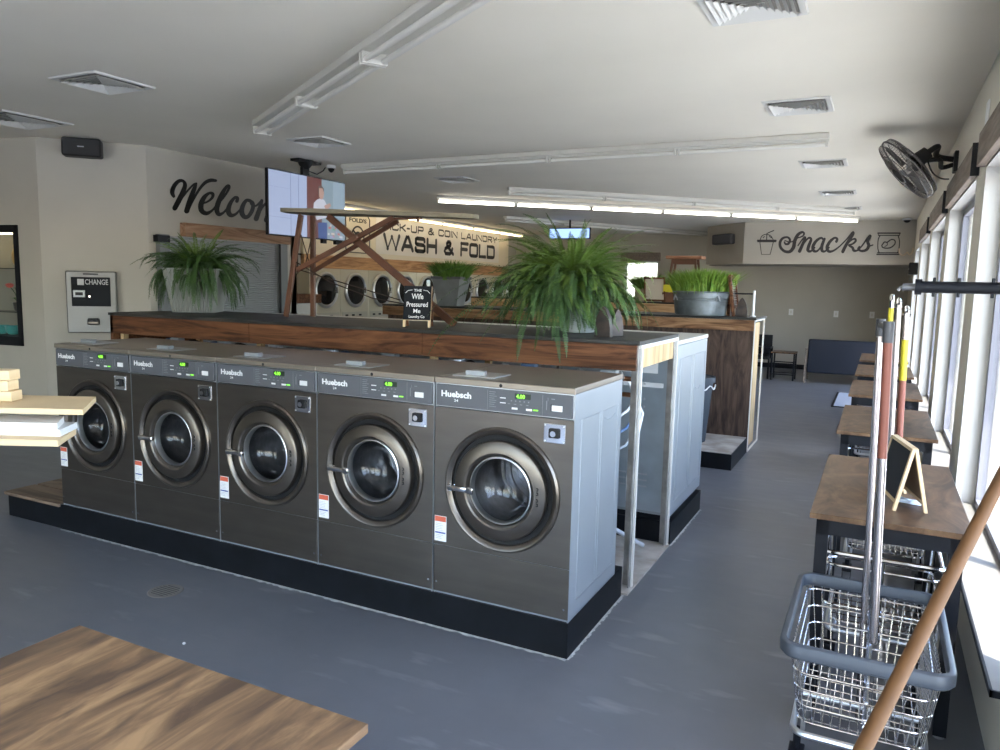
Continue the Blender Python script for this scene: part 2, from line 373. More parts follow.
b = MB(); b.box((-30, 18.5, -.36), (.6, 60, -.12)); struct(b.build('ground', MATS['parking_concrete']))
# soffit box and the recess below it
ZS = 2.135
b = MB(); b.prism([(-2.43, 15.2, ZS), (.46, 15.2, ZS), (.46, 18.1, ZS), (-3.33, 18.1, ZS), (-3.33, 16.2, ZS)], (0, 0, H-ZS)); struct(b.build('soffit', wallm))
b = MB(); b.box((-4.2, 16.95, 0), (.46, 17.07, ZS)); struct(b.build('wall_snack', wallm))
b = MB(); b.box((-4.2, 16.93, 0), (.46, 16.95, .1)); struct(b.build('baseboard_snack', blackm))
b = MB(); b.box((-8.6, 17.98, 0), (-4.3, 18.0, .1)); struct(b.build('baseboard_far', blackm))
# wall behind the camera, unseen: glazed openings added as daylight fill
BW = [(-6.0, -4.6), (-3.8, -1.8), (-1.5, .1)]
b = MB(); e = -9.72
for x0, x1 in BW:
    b.box((e, -3.32, 0), (x0, -3.2, H)); b.box((x0, -3.32, 2.4), (x1, -3.2, H)); b.box((x0, -3.32, 0), (x1, -3.2, .3)); e = x1
b.box((e, -3.32, 0), (.62, -3.2, H)); struct(b.build('wall_unseen_back', wallm))
for i, (x0, x1) in enumerate(BW):
    b = MB(); b.box((x0, -3.27, .3), (x1, -3.264, 2.4)); struct(b.build('window_%d' % (i+9), glass)); portal('fill_portal', ((x0+x1)/2, -3.35, 1.35), (0, 1, 0), x1-x0, 2.1)  # unseen panes, added to let fill daylight into the room
# ================================================================== window header boards
hd = 0
for a, b_ in ((2.3, 5.3), (5.32, 7.3), (7.62, 9.75), (10.2, 12.2)):
    pass
HB = [((2.9, 4.98), 'weathered wooden header board over the nearest window, cut off by the photo edge'),
      ((5.3, 7.30), 'weathered wooden header board over the window just below the wall fan'),
      ((7.65, 9.80), 'weathered wooden header board over the window right behind the wall fan'),
      ((10.2, 12.25), 'smallest weathered wooden header board, over the window nearest the snack wall')]
for (a, b_), lab in HB:
    t = thing('window_header', lab, 'header board', (XR-.035, (a+b_)/2, ZT)); of = atoff(t)
    m = MB(of); m.box((XR-.045, a+.006, ZT+.005), (XR-.002, b_, ZT+.185), .003); m.build('board', hdrw, t)
    m = MB(of); m.box((XR-.047, a-.004, ZT+.0), (XR-.002, a+.006, ZT+.19)); m.build('end_cap', blackm, t)

# ================================================================== WASHERS
WW, WD, WHt = .697, .66, 1.05
Z0 = .165
def ring_prof(c, prof, mb_, seg=56): mb_.lathe(prof, c, 'y', seg)
def make_washer():
    t = thing('washing_machine', 'x', 'washing machine')
    w = WW; cx, cz = .353, .555
    # cabinet front with a round opening
    b = MB(); r = .287; seg = 56
    x0, x1, z0, z1 = .0015, w-.0015, .012, .908
    inner = [b.bm.verts.new((cx+r*math.cos(2*PI*k/seg), 0, cz+r*math.sin(2*PI*k/seg))) for k in range(seg)]
    outer = []
    for k in range(seg):
        a = 2*PI*k/seg; dx, dz = math.cos(a), math.sin(a)
        tt = min(((x1-cx)/dx if dx > 1e-6 else (x0-cx)/dx if dx < -1e-6 else 9), ((z1-cz)/dz if dz > 1e-6 else (.245-cz)/dz if dz < -1e-6 else 9))
        outer.append(b.bm.verts.new((cx+dx*tt, 0, cz+dz*tt)))
    for k in range(seg):
        a, c = outer[k].co, outer[(k+1) % seg].co
        if abs(a.x-c.x) > 1e-4 and abs(a.z-c.z) > 1e-4:
            cn = b.bm.verts.new((a.x if abs(a.x-cx) > abs(c.x-cx) else c.x, 0, a.z if abs(a.z-cz) > abs(c.z-cz) else c.z))
            b.bm.faces.new((inner[k], outer[k], cn, outer[(k+1) % seg], inner[(k+1) % seg]))
        else: b.bm.faces.new((inner[k], outer[k], outer[(k+1) % seg], inner[(k+1) % seg]))
    b.build('front_panel', steel, t)
    b = MB(); b.box((x0, -.001, .012), (x1, .012, .242), .003); b.build('lower_panel', steel, t)
    b = MB()                                                # body shell: sides, back, base and inner liner walls
    b.box((0, .005, 0), (.006, WD, 1.022)); b.box((w-.006, .003, 0), (w, WD, 1.022)); b.box((0, WD-.006, 0), (w, WD, 1.022)); b.box((0, .01, 0), (w, WD, .01))
    b.box((.006, .006, .236), (w-.006, .02, .25))
    body = b.build('cabinet', galv, t)
    for s_, lab in ((w, 1), (0, -1)):                        # embossed lines of the side panels
        b = MB()
        for y0, y1 in ((.09, .33), (.36, .60)):
            q = [(s_, y0, .08), (s_, y1, .08), (s_, y1, .90), (s_, y0, .90)]
            b.tube(q, .0024, 4, closed=True)
        if s_ == w: b.tube([(s_, .40+.022*k, .865-.018*math.sin(PI*k/7)) for k in range(8)], .0028, 5)
        b.build('side_emboss', galv, body, True)
    b = MB(); b.box((.005, .004, .912), (w-.005, .02, 1.022)); b.build('console_frame', chrome_b, t)
    b = MB(); b.box((.010, -.006, .916), (w-.010, .006, 1.017), .002); cp = b.build('control_panel', panelg, t)
    b = MB()
    for x in (.278, .548): b.box((x, -.0068, .922), (x+.0015, -.0055, 1.01))
    for k in range(8): b.box((.287, -.0068, 1.002-k*.0095), (.287+random.uniform(.025, .045), -.006, 1.0045-k*.0095))
    for k in range(5): b.box((.395+k*.021, -.0068, .968), (.401+k*.021, -.006, .974))
    for k in range(4): b.box((.380+k*.03, -.0068, .955), (.392+k*.03, -.006, .958))
    b.box((.573, -.0068, .985), (.5745, -.006, 1.0)); b.box((.566, -.0068, .945), (.570, -.006, .985)); b.box((.59, -.0068, .993), (.606, -.006, .997))
    b.build('panel_printing', panell, cp)
    b = MB(); text_mb(b, 'Huebsch', (.037, -.006, .962), (1, 0, 0), (0, 0, 1), .158, .027, .001, .035); b.build('brand_lettering', white, cp); b = MB(); text_mb(b, '24', (.105, -.006, .941), (1, 0, 0), (0, 0, 1), .022, .012, .001, .01); b.build('model_number', white, cp); b = MB()
    for x, z in ((.352, .978), (.352, .956)): b.box((x-.01, -.0075, z), (x+.018, -.006, z+.004))
    for x in (.415, .485): b.box((x-.014, -.0078, .933), (x+.014, -.006, .942))
    b.build('buttons', white, cp); b = MB(); b.box((.593, -.0078, .943), (.642, -.006, .968)); b.build('price_sticker', white, cp)
    b = MB(); b.box((.415, -.0072, .982), (.492, -.006, 1.006)); b.build('display', ledbg, cp)
    b = MB(); text_mb(b, '4.00', (.422, -.0072, .985), (1, 0, 0), (0, 0, 1), .042, .017, .001, .02); b.build('green_digits', green_led, cp); b = MB(); b.box((.505, -.0075, .936), (.528, -.006, .941)); b.build('green_lamp', green_led, cp)
    b = MB(); b.box((.588, -.008, .941), (.593, -.0055, .972)); b.build('coin_slot', blk, cp)
    # lid
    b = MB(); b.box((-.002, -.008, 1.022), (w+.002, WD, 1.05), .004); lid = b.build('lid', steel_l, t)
    b = MB(); b.cyl((.345, -.0085, 1.034), (.345, -.006, 1.034), .008, 14); b.build('lid_lock', blk, lid, True)
    b = MB(); b.box((.05, .07, 1.050), (.27, .25, 1.056), .002); dsp = b.build('soap_hatch', chrome_b, lid)
    b = MB(); b.prism([(.105, .10, 1.056), (.205, .10, 1.056), (.19, .15, 1.056), (.12, .15, 1.056)], (0, 0, .02)); b.build('hatch_grip', galv, dsp)
    # coin box
    b = MB(); b.box((.557, -.006, .802), (.660, .001, .888), .003); cb = b.build('coin_plate', chrome, t)
    b = MB(); b.box((.583, -.018, .825), (.634, -.006, .868), .006); b.build('coin_lock_housing', blk, cb)
    b = MB(); b.cyl((.608, -.026, .846), (.608, -.017, .846), .013, 16); b.build('coin_lock', chrome, cb, True)
    b = MB()
    for x in (.564, .653):
        for z in (.810, .880): b.cyl((x, -.009, z), (x, -.006, z), .0035, 8)
    b.build('coin_rivets', white, cb)
    # label
    b = MB(); b.box((.006, -.0025, .262), (.070, 0, .385)); lb = b.build('warning_label', white, t)
    b = MB(); b.box((.008, -.0032, .358), (.068, -.0024, .383)); b.build('label_band', red, lb)
    b = MB(); b.box((.010, -.0032, .300), (.066, -.0024, .307)); b.build('label_rule', blue, lb)
    b = MB()
    for k in range(5): b.box((.012, -.0030, .346-k*.008), (.012+random.uniform(.035, .05), -.0024, .3475-k*.008))
    for k in range(3): b.box((.012, -.0030, .291-k*.008), (.012+random.uniform(.03, .045), -.0024, .2925-k*.008))
    b.build('label_text', mat('label_grey', (.35, .36, .42), .6), lb)
    # porthole
    c = (cx, 0, cz)
    b = MB(); b.lathe([(.290, .001), (.288, -.010), (.279, -.017), (.268, -.014), (.257, -.004), (.255, .030)], c, 'y', 64); b.build('door_surround', steel, t, True, 28)
    b = MB(); b.lathe([(.256, .010), (.225, .012), (.225, .03)], c, 'y', 64); b.build('door_gasket', blk, t, True)
    b = MB(); b.lathe([(.230, .010), (.2315, -.014), (.228, -.022), (.220, -.026), (.176, -.030), (.168, -.026), (.160, -.010), (.156, .012)], c, 'y', 64); dr = b.build('door', steel, t, True, 28)
    b = MB(); b.lathe([(.158, .004), (.156, -.012), (.150, -.014), (.146, -.004), (.146, .02)], c, 'y', 64); b.build('door_rim', chrome_b, dr, True, 60)
    b = MB(); b.lathe([(.148, .0), (.147, .03), (.135, .07), (.10, .10), (.05, .115), (0.0, .12)], c, 'y', 48); b.build('door_glass', glassdk, dr, True)
    b = MB(); b.lathe([(.215, .03), (.215, .075), (.225, .08), (.225, .45), (.06, .47), (.05, .44), (.0, .44)], c, 'y', 48)
    for k in range(3):
        a = k*2*PI/3+.5; b.obox((cx+.2*math.cos(a), .1, cz+.2*math.sin(a)), (cx+.2*math.cos(a), .44, cz+.2*math.sin(a)), .05, .04, (math.cos(a), 0, math.sin(a)), .008)
    b.build('drum', drum, t, True, 25)
    b = MB(); b.lathe([(.0, .425), (.05, .425), (.055, .432), (.085, .432), (.09, .426), (.12, .428), (.125, .434), (.155, .434), (.16, .428), (.19, .43), (.2, .438)], c, 'y', 48); b.build('drum_back', drum, t, True, 25)
    b = MB(); b.lathe([(.252, .03), (.215, .035)], c, 'y', 48); b.build('tub_gasket', blk, t, True)
    b = MB(); b.obox((.098, -.040, .542), (.236, -.052, .548), .016, .024, (0, 0, 1), .005); b.cyl((.112, 0, .542), (.112, -.045, .542), .014, 12); b.box((.088, -.02, .532), (.13, -.002, .556), .004)
    b.obox((.19, -.046, .546), (.242, -.066, .548), .012, .03, (0, 0, 1), .004); b.build('door_handle', chrome, dr, True)
    b = MB()
    for z in (.592, .572, .542, .522):
        b.tube([(.541, -.0305, z-.006), (.549, -.031, z-.004), (.549, -.031, z+.004), (.541, -.0305, z+.006)], .0026, 5)
    b.build('hinge_screws', blk, dr)
    for x, z in ((w-.02, .06), (.02, .06)):
        b = MB(); b.cyl((x, -.004, z), (x, 0, z), .005, 8); b.build('screw', chrome, t)
    return t
W0 = make_washer()
wl_labels = ['nearest dark stainless front load washer, its pale side panel facing the aisle',
 'second dark stainless front load washer from the right end of the front row',
 'middle one of the five dark stainless front load washers in the front row',
 'fourth dark stainless front load washer from the right end of the front row',
 'farthest left dark stainless front load washer, partly behind the pale planks']
for k in range(5):
    o = W0 if k == 0 else dup(W0)
    o.location = (-1.13-.703*(k+1)+.004, 2.987, Z0); o['label'] = wl_labels[k]; o['group'] = 'front row of washers'
# plinth
b = MB(); b.box((-4.665, 2.985, 0), (-1.13, 3.77, Z0)); o = tag(placed(b, 'washer_plinth', black, (-2.9, 3.38, 0)), 'long black painted base under the five front washers', 'plinth')
b = MB(); random.seed(3)
def scruff(b, p, q, n, wd, z=.0006):                        # unpainted bare concrete edge along a plinth, flat on the floor
    p = Vector(p); q = Vector(q); d = (q-p).normalized(); s = Vector((d.y, -d.x, 0)); prev = None
    for i in range(n+1):
        a = p.lerp(q, i/n); w_ = wd*random.uniform(.45, 1.15)
        v0 = b.bm.verts.new(a + V(0, 0, z)); v1 = b.bm.verts.new(a + s*w_ + V(0, 0, z))
        if prev: b.bm.faces.new((prev[0], v0, v1, prev[1]))
        prev = (v0, v1)
scruff(b, (-4.66, 2.984, 0), (-1.13, 2.984, 0), 150, .022)
scruff(b, (-1.129, 2.98, 0), (-1.129, 3.78, 0), 60, .016); scruff(b, (-1.10, 4.69, 0), (-1.10, 5.6, 0), 50, .016)
b.bm.verts.ensure_lookup_table()
o = struct(b.build('trim_1', mat('bare_edge', (.55, .56, .56), .9, noise=.2, nscale=30)))
# end step
t = thing('end_step', 'low black step with worn wooden boards left of the washer row', 'step', (-4.96, 3.3, 0)); of = atoff(t)
b = MB(of); b.box((-5.235, 2.99, 0), (-4.67, 3.62, .145)); b.build('step_base', black, t)
stepw = wood('worn_step_wood', (.10, .065, .045), (.20, .135, .09), (.28, .20, .14), .5, 1.5, (1, 6, 6), 2)
for y in (2.975, 3.205, 3.435):
    b = MB(of); b.box((-5.26, y, .146), (-4.67, y+.215, .167), .003); b.build('step_board', stepw, t)
t = thing('trash_bin', 'black bin standing on the end step, mostly hidden behind the last washer', 'bin', (-4.87, 3.42, .167)); of = atoff(t)
b = MB(of); b.lathe([(.13, .168), (.155, .80), (.165, .82)], (-4.87, 3.43, 0), 'z', 28); b.build('bin_body', blk, t, True)
b = MB(of); b.lathe([(.168, .80), (.17, .84), (.14, .90), (.05, .93), (0, .93)], (-4.87, 3.43, 0), 'z', 28); b.build('bin_lid', blk, t, True)
# ================================================================== PIPE CHASE + COUNTER (island 1)
t = thing('pipe_bulkhead', 'long bulkhead behind the front washers with black top and stained pine fascia board', 'bulkhead', (-3.2, 4.27, 0)); of = atoff(t)
b = MB(of); b.box((-5.29, 3.83, 1.345), (-1.105, 4.68, 1.366), .002); b.build('counter_top', counterm, t)
for x0, x1 in ((-5.28, -3.85), (-3.848, -2.45), (-2.448, -1.125)):
    b = MB(of); b.box((x0, 3.84, 1.208), (x1, 3.868, 1.343), .002); b.build('fascia_board', brownb, t)
b = MB(of); b.box((-1.155, 3.88, 1.215), (-1.125, 4.66, 1.343)); b.build('end_board', studw, t)
b = MB(of); b.box((-5.28, 3.84, 1.0), (-5.25, 4.66, 1.343)); b.build('end_board', brownb, t)
for y in (3.885, 4.66):
    b = MB(of); b.box((-1.125, y-.025, 0), (-1.12+.002, y+.02, 1.345)); b.box((-1.165, y+.017, 0), (-1.12, y+.02, 1.345)); b.build('steel_post', mat('post_grey', (.40, .38, .36), .45, .5, noise=.25, nscale=12), t)
    b = MB(of); b.box((-1.117, y+.006, .0), (-1.106, y+.022, 1.345)); b.build('white_edge_angle', whitep, t)
b = MB(of); b.box((-1.12, 3.87, 1.325), (-1.104, 4.68, 1.344)); b.build('white_edge_angle', whitep, t)
for x in (-2.4, -3.8, -5.2):
    for y in (3.90, 4.62):
        b = MB(of); b.box((x-.02, y-.02, 0), (x+.02, y+.02, 1.345)); b.build('stud', studw, t)
b = MB(); b.box((-5.25, 3.79, .0005), (-1.10, 4.69, .012)); o = struct(b.build('trim_2', conc))
# pipes, hoses and valves in the chase
t = thing('plumbing', 'tangle of copper and grey pipes and hoses in the gap behind the front washers', 'pipes', (-2.6, 4.2, 0.012)); of = atoff(t)
copper = mat('copper', (.45, .2, .1), .35, .9); pvc = mat('pvc_grey', (.45, .47, .5), .5)
b = MB(of)
for z, y in ((1.12, 4.2), (1.02, 4.25)): b.cyl((-5.2, y, z), (-1.25, y, z), .014, 8)
b.build('supply_pipe', copper, t, True)
b = MB(of); b.cyl((-5.2, 4.25, .14), (-1.35, 4.25, .14), .05, 12); b.build('drain_pipe', pvc, t, True)
random.seed(11)
for k in range(16):
    x = -1.30-.24*k; b = MB(of); sag = random.uniform(-.15, .1)
    b.tube([tuple(p) for p in smoothpts([(x, 4.2, 1.12), (x+.03, 4.02, 1.17), (x+.06+sag*.3, 3.86, 1.05), (x+.02, 3.82, .85), (x-.02, 3.78, .7)], 5)], .011, 6)
    b.build('hose', random.choice((pipeb, pvc, blk, mat('hose_steel', (.6, .6, .62), .3, .8))), t, True)
    if k % 2 == 0:
        b = MB(of); b.box((x-.04, 3.90, 1.13), (x+.05, 3.96, 1.20), .008); b.cyl((x, 3.93, 1.2), (x, 3.93, 1.235), .012, 8); b.build('valve', random.choice((chrome_b, pvc, pipeb)), t, True)
b = MB(of); b.tube([(-1.3, 4.3, 1.1), (-1.22, 4.35, .9), (-1.28, 4.3, .5), (-1.24, 4.2, .3)], .01, 6); b.build('hose', white, t, True)
b = MB(of); b.cyl((-1.55, 3.95, .42), (-1.2, 4.42, .07), .014, 8); b.build('loose_pipe', pvc, t, True)
for k in range(3):
    b = MB(of); b.tube([tuple(p) for p in smoothpts([(-1.22-.02*k, 4.6, 1.25), (-1.3, 4.4+.05*k, 1.1), (-1.24, 4.1, .95-.1*k), (-1.5, 3.75, .8)], 6)], .008, 6); b.build('cable', (white, pipeb, pvc)[k], t, True)
# ================================================================== REAR MACHINES of island 1
def rear_machine():
    t = thing('washing_machine', 'x', 'washing machine'); w = .80; d = .89; h = 1.135
    b = MB(); b.box((0, 0, 0), (w, d, h-.03), .006); body = b.build('cabinet', galv, t)
    b = MB(); b.box((-.003, -.003, h-.028), (w+.003, d+.01, h), .004); lid = b.build('lid', mat('pale_lid', (.62, .60, .55), .4, .4), t)
    for y0, y1 in ((.08, .42), (.47, .82)):
        b = MB(); b.tube([(w+.0015, y0, .09), (w+.0015, y1, .09), (w+.0015, y1, h-.12), (w+.0015, y0, h-.12)], .003, 4, closed=True); b.build('side_emboss', galv, body)
    b = MB(); b.tube([(w+.002, .55+.022*k, .78-.018*math.sin(PI*k/7)) for k in range(8)], .004, 5); b.build('hand_hold', galv, body)
    b = MB(); b.box((.03, -.006, .02), (w-.03, 0, h-.06)); bk = b.build('back_panel', galv_b, t)
    b = MB()
    for z in (.18, .22, .26):
        for x in (.28, .42, .56): b.obox((x, -.009, z), (x+.08, -.009, z), .014, .008)
    for x in (.2, .3, .5, .6):
        for z in (.7, .75, .85): b.cyl((x, -.012, z), (x, -.006, z), .007, 8)
    b.build('back_vents', chrome_b, bk)
    b = MB(); b.box((.35, -.010, .92), (.68, -.006, .99)); b.box((.45, -.010, .83), (.72, -.006, .86)); b.build('rating_plate', white, bk)
    b = MB(); b.box((.42, -.02, 1.0), (.55, -.006, 1.07), .004); b.build('junction_box', blk, bk)
    b = MB(); b.box((.62, -.03, 1.0), (.68, -.006, 1.08), .004); b.cyl((.65, -.06, 1.04), (.65, -.02, 1.04), .015, 10); b.build('inlet_valve', chrome_b, bk, True)
    b = MB(); b.box((.60, .10, h), (.72, .2, h+.015), .004); b.build('lid_catch', chrome_b, lid)
    # front side (faces the far aisle)
    b = MB(); b.lathe([(.27, .90), (.27, .91), (.25, .925), (.17, .925), (.16, .905)], (w/2, 0, .60), 'y', 40); b.build('door', steel, t, True)
    b = MB(); b.lathe([(.16, .905), (.1, .90), (0, .898)], (w/2, 0, .60), 'y', 32); b.build('door_glass', glassd, t, True)
    return t
R0 = rear_machine(); random.seed(5)
rl = ['pale grey back row washer behind the bulkhead end, full side panel showing',
      'second back row washer from the aisle, its lid edge behind the big fern',
      'middle back row washer hidden below the bulkhead top behind the chalkboard sign',
      'fourth back row washer from the aisle, a pale lid behind the ironing board legs',
      'farthest left back row washer, a pale lid behind the ribbed planter']
for k in range(5):
    o = R0 if k == 0 else dup(R0)
    o.location = (-1.11-.815*k-.80, 4.705, .185); o['label'] = rl[k]; o['group'] = 'back row of washers'
b = MB(); b.box((-5.2, 4.70, 0), (-1.10, 5.60, .15)); b.box((-5.15, 4.72, .15), (-1.13, 5.56, .184)); tag(placed(b, 'washer_plinth', black, (-3.1, 5.1, 0)), 'black painted base under the pale back row washers', 'plinth')
# ================================================================== ISLAND 2
XE = -1.11
t = thing('pipe_bulkhead', 'second bulkhead with dark plywood end panel, black top and pine fascia, galvanised tub on it', 'bulkhead', (-3.2, 8.2, 0)); of = atoff(t)
b = MB(of); b.box((-5.6, 7.84, 1.345), (-1.09, 8.60, 1.366), .002); b.build('counter_top', counterm, t)
for x0, x1 in ((-5.6, -4.3), (-4.298, -2.8), (-2.798, XE)):
    b = MB(of); b.box((x0, 7.85, 1.235), (x1, 7.878, 1.343), .002); b.build('fascia_board', trimw if False else wood('mid_pine_board', (.10, .045, .02), (.24, .125, .06), (.36, .21, .11), .5, 1.3, (.9, 8, 8), 2.5), t)
b = MB(of); b.box((-2.9, 7.88, 0), (XE-.003, 7.90, 1.235)); b.build('ply_panel', plywall, t)
b = MB(of); b.box((-5.55, 7.90, 0), (-2.9, 7.92, 1.235)); b.build('ply_panel', plywall, t)
b = MB(of); b.box((XE-.05, 7.90, 0), (XE-.012, 7.94, 1.3)); b.build('stud', studw, t)
b = MB(of); b.box((XE-.06, 7.94, 0), (XE-.04, 8.56, 1.3)); b.build('inner_panel', studw, t)
b = MB(of); b.box((XE-.008, 7.885, 0), (XE+.006, 7.90, 1.345)); b.box((XE-.008, 8.57, 0), (XE+.006, 8.59, 1.345)); b.box((XE-.008, 7.885, 1.328), (XE+.006, 8.59, 1.344)); b.box((XE-.008, 7.885, 0), (XE+.006, 8.59, .012)); b.build('white_edge_angle', whitep, t)
b = MB(); b.box((-5.6, 6.98, 0), (XE-.002, 7.88, .148)); tag(placed(b, 'washer_plinth', black, (-3.3, 7.4, 0)), 'short black base with bare top in front of the dark plywood panel', 'plinth')
b = MB(); b.box((-2.4, 6.99, .148), (XE-.012, 7.88, .153)); struct(b.build('trim_3', conc))
t = thing('trash_can', 'dark blue grey trash can on the bare base beside the plywood panel', 'trash can', (-1.60, 7.42, .153)); of = atoff(t)
b = MB(of); b.lathe([(.0, .155), (.155, .155), (.205, .78), (.205, .785), (.19, .785), (.15, .2)], (-1.60, 7.42, 0), 'z', 36); b.build('can_body', binm, t, True)
b = MB(of); b.lathe([(.206, .74), (.222, .742), (.222, .795), (.205, .80), (.195, .79)], (-1.60, 7.42, 0), 'z', 36); b.build('can_rim', binm, t, True)
b = MB(of); b.tube([(-1.60+.224*math.cos(a/10), 7.42+.224*math.sin(a/10), .70+.02*math.sin(a)) for a in range(-12, 6)], .006, 5); b.build('bag_edge', white, t, True)
ml = ['third row washer behind the big fern, first left of the trash can', 'third row washer behind the bulkhead, second left of the trash can', 'third row washer behind the bulkhead, leftmost of its row']
for k in range(3):
    o = dup(W0); o.location = (-2.75-.715*(k+1), 7.0, .15); o['label'] = ml[k]; o['group'] = 'third row of washers'
for k in range(4):
    o = dup(R0); o.location = (-1.6-.815*k-.80, 8.66, .185); o['group'] = 'fourth row of washers'; o['label'] = ['fourth row washer behind the galvanised tub, nearest the aisle', 'fourth row washer, second from the aisle behind the plywood bulkhead', 'fourth row washer, third from the aisle behind the plywood bulkhead', 'fourth row washer, farthest from the aisle behind the plywood bulkhead'][k]
b = MB(); b.box((-4.95, 8.62, 0), (-1.58, 9.56, .184)); tag(placed(b, 'washer_plinth', black, (-3.2, 9.1, 0)), 'black base behind the plywood bulkhead, nearly hidden', 'plinth')
# ISLAND 3
t = thing('pipe_bulkhead', 'farthest bulkhead, light pine fascia seen behind the galvanised tub', 'bulkhead', (-4.2, 12.4, 0)); of = atoff(t)
b = MB(of); b.box((-6.6, 11.96, 1.39), (-2.10, 12.7, 1.41)); b.build('counter_top', counterm, t)
b = MB(of); b.box((-6.6, 11.97, 1.20), (-2.11, 12.0, 1.389)); b.build('fascia_board', wood('light_pine_board', (.28, .15, .07), (.44, .26, .13), (.55, .36, .2), .5, 1.3, (.9, 8, 8), 2), t)
b = MB(of); b.box((-6.55, 12.0, 0), (-2.12, 12.65, 1.389)); b.build('ply_panel', plywall, t)
# ================================================================== CHANGE MACHINE on the angled wall
dW = Vector((-.63, -.66, 0)).normalized(); dW = (Vector((-7.2, 4.54, 0))-Vector((-6.57, 5.2, 0))).normalized(); nW = Vector((dW.y, -dW.x, 0)) if Vector((dW.y, -dW.x, 0)).y < 0 else Vector((-dW.y, dW.x, 0))
C0 = Vector((-6.57, 5.2, 0)); rW = -dW                     # rW: to the viewer's right
def WP(s, z, d=0): return C0 + dW*s + nW*d + V(0, 0, z)
def wbox(b, s0, s1, z0, z1, d0, d1, bev=0): b.obox(WP((s0+s1)/2, z0, (d0+d1)/2), WP((s0+s1)/2, z1, (d0+d1)/2), abs(d1-d0) if False else abs(s1-s0), abs(d1-d0), nW, bev)
t = thing('change_machine', 'stainless coin change machine with black face on the angled left wall', 'change machine', WP(.485, 1.09)); of = atoff(t)
b = MB(of); wbox(b, .266, .704, 1.085, 1.683, .001, .09, .012); b.build('housing', mat('change_steel', (.20, .20, .195), .42, .5), t)
b = MB(of); wbox(b, .318, .655, 1.345, 1.625, .09, .098, .003); f = b.build('face_plate', chalk, t)
b = MB(of); text_mb(b, 'CHANGE', WP(.535, 1.555, .098), rW, (0, 0, 1), .20, .05, .002, .01); wbox(b, .60, .545, 1.548, 1.607, .098, .1)
b.build('lettering', mat('change_print', (.45, .46, .47), .5), f)
b = MB(of); wbox(b, .535, .640, 1.43, 1.50, .098, .112, .006); b.build('bill_slot', galv, f)
b = MB(of); wbox(b, .555, .620, 1.45, 1.48, .112, .114); b.build('slot_opening', blk, f)
b = MB(of); b.cyl(WP(.50, 1.44, .098), WP(.50, 1.44, .108), .009, 10); b.build('key_lock', chrome, f, True)
b = MB(of); wbox(b, .42, .55, 1.648, 1.662, .09, .095); b.build('vent_slot', blk, t)
b = MB(of); wbox(b, .42, .53, 1.165, 1.225, .088, .12, .015); b.build('coin_cup', steel, t)
b = MB(of); wbox(b, .43, .52, 1.195, 1.23, .112, .125, .004); b.build('cup_opening', blk, t)
# wall speaker
t = thing('wall_speaker', 'black box speaker under the ceiling on the angled left wall', 'speaker', WP(.5, 2.76)); of = atoff(t)
b = MB(of); wbox(b, .335, .665, 2.745, 2.912, .05, .22, .02); b.build('speaker_box', blk, t)
b = MB(of); wbox(b, .35, .65, 2.757, 2.90, .22, .226, .004); b.build('grille', mat('speaker_grille', (.03, .03, .032), .8), t)
b = MB(of); wbox(b, .475, .53, 2.826, 2.836, .226, .229); b.build('badge', chrome_b, t)
b = MB(of); wbox(b, .45, .55, 2.78, 2.88, .0, .05); b.build('bracket', blk, t)
t = thing('wall_speaker', 'dark speaker on the wall left of the snack sign soffit', 'speaker', (-2.9, 15.7, 2.6)); of = atoff(t)
pc = (PY(711, 240, 15.55)+PY(730, 240, 15.55))/2
b = MB(of); b.obox((-3.05, 15.45, 2.60), (-2.65, 15.3, 2.62), .17, .2, (0, 0, 1), .03); b.build('speaker_box', mat('speaker_dark_grey', (.05, .05, .055), .6), t)
b = MB(of); b.cyl((-2.87, 15.4, 2.61), (-2.86, 15.68, 2.61), .02, 8); b.build('bracket', blk, t)
# display case in the left wall
dL = (Vector((-9.6, 4.12, 0))-Vector((-7.2, 4.54, 0))).normalized(); nL = Vector((-dL.y, dL.x, 0)); nL = nL if nL.y < 0 else -nL
def LP(s, z, d=0): return Vector((-7.2, 4.54, 0)) + dL*s + nL*d + V(0, 0, z)
def ray_on(px, py, o, n):
    d = ray(px, py); c = Vector((0, 0, CAMH)); k = (Vector(o)-c).dot(n)/d.dot(n); return c + d*k
r1 = ray_on(21, 285, (-7.2, 4.54, 0), nL); s1 = (r1-Vector((-7.2, 4.54, 0))).dot(dL); zt = ray_on(19, 225, (-7.2, 4.54, 0), nL).z; zb = ray_on(24, 346, (-7.2, 4.54, 0), nL).z
t = thing('display_case', 'black framed lit display case with ornaments at the left edge', 'display case', LP(s1+.6, zb, 0)); of = atoff(t)
def lbox(b, s0, s1_, z0, z1, d0, d1, bev=0): b.obox(LP((s0+s1_)/2, z0, (d0+d1)/2), LP((s0+s1_)/2, z1, (d0+d1)/2), abs(s1_-s0), abs(d1-d0), nL, bev)
b = MB(of); lbox(b, s1, s1+.045, zb, zt, -.28, .02); lbox(b, s1+1.2, s1+1.24, zb, zt, -.28, .02); lbox(b, s1, s1+1.24, zt-.07, zt, -.28, .02); lbox(b, s1, s1+1.24, zb, zb+.09, -.28, .02); b.build('frame', blackm, t)
b = MB(of); lbox(b, s1+.04, s1+1.2, zb+.05, zt-.05, -.28, -.272); b.build('back_board', caseback, t)
b = MB(of); lbox(b, s1+.06, s1+1.18, zt-.085, zt-.072, -.08, -.04); b.build('lamp', caselight, t)
b = MB(of); lbox(b, s1+.045, s1+1.2, zb+.08, zt-.06, -.004, .0); b.build('front_glass', glass, t)
zsA = ray_on(8, 268, (-7.2, 4.54, 0), nL).z; zsB = ray_on(8, 312, (-7.2, 4.54, 0), nL).z
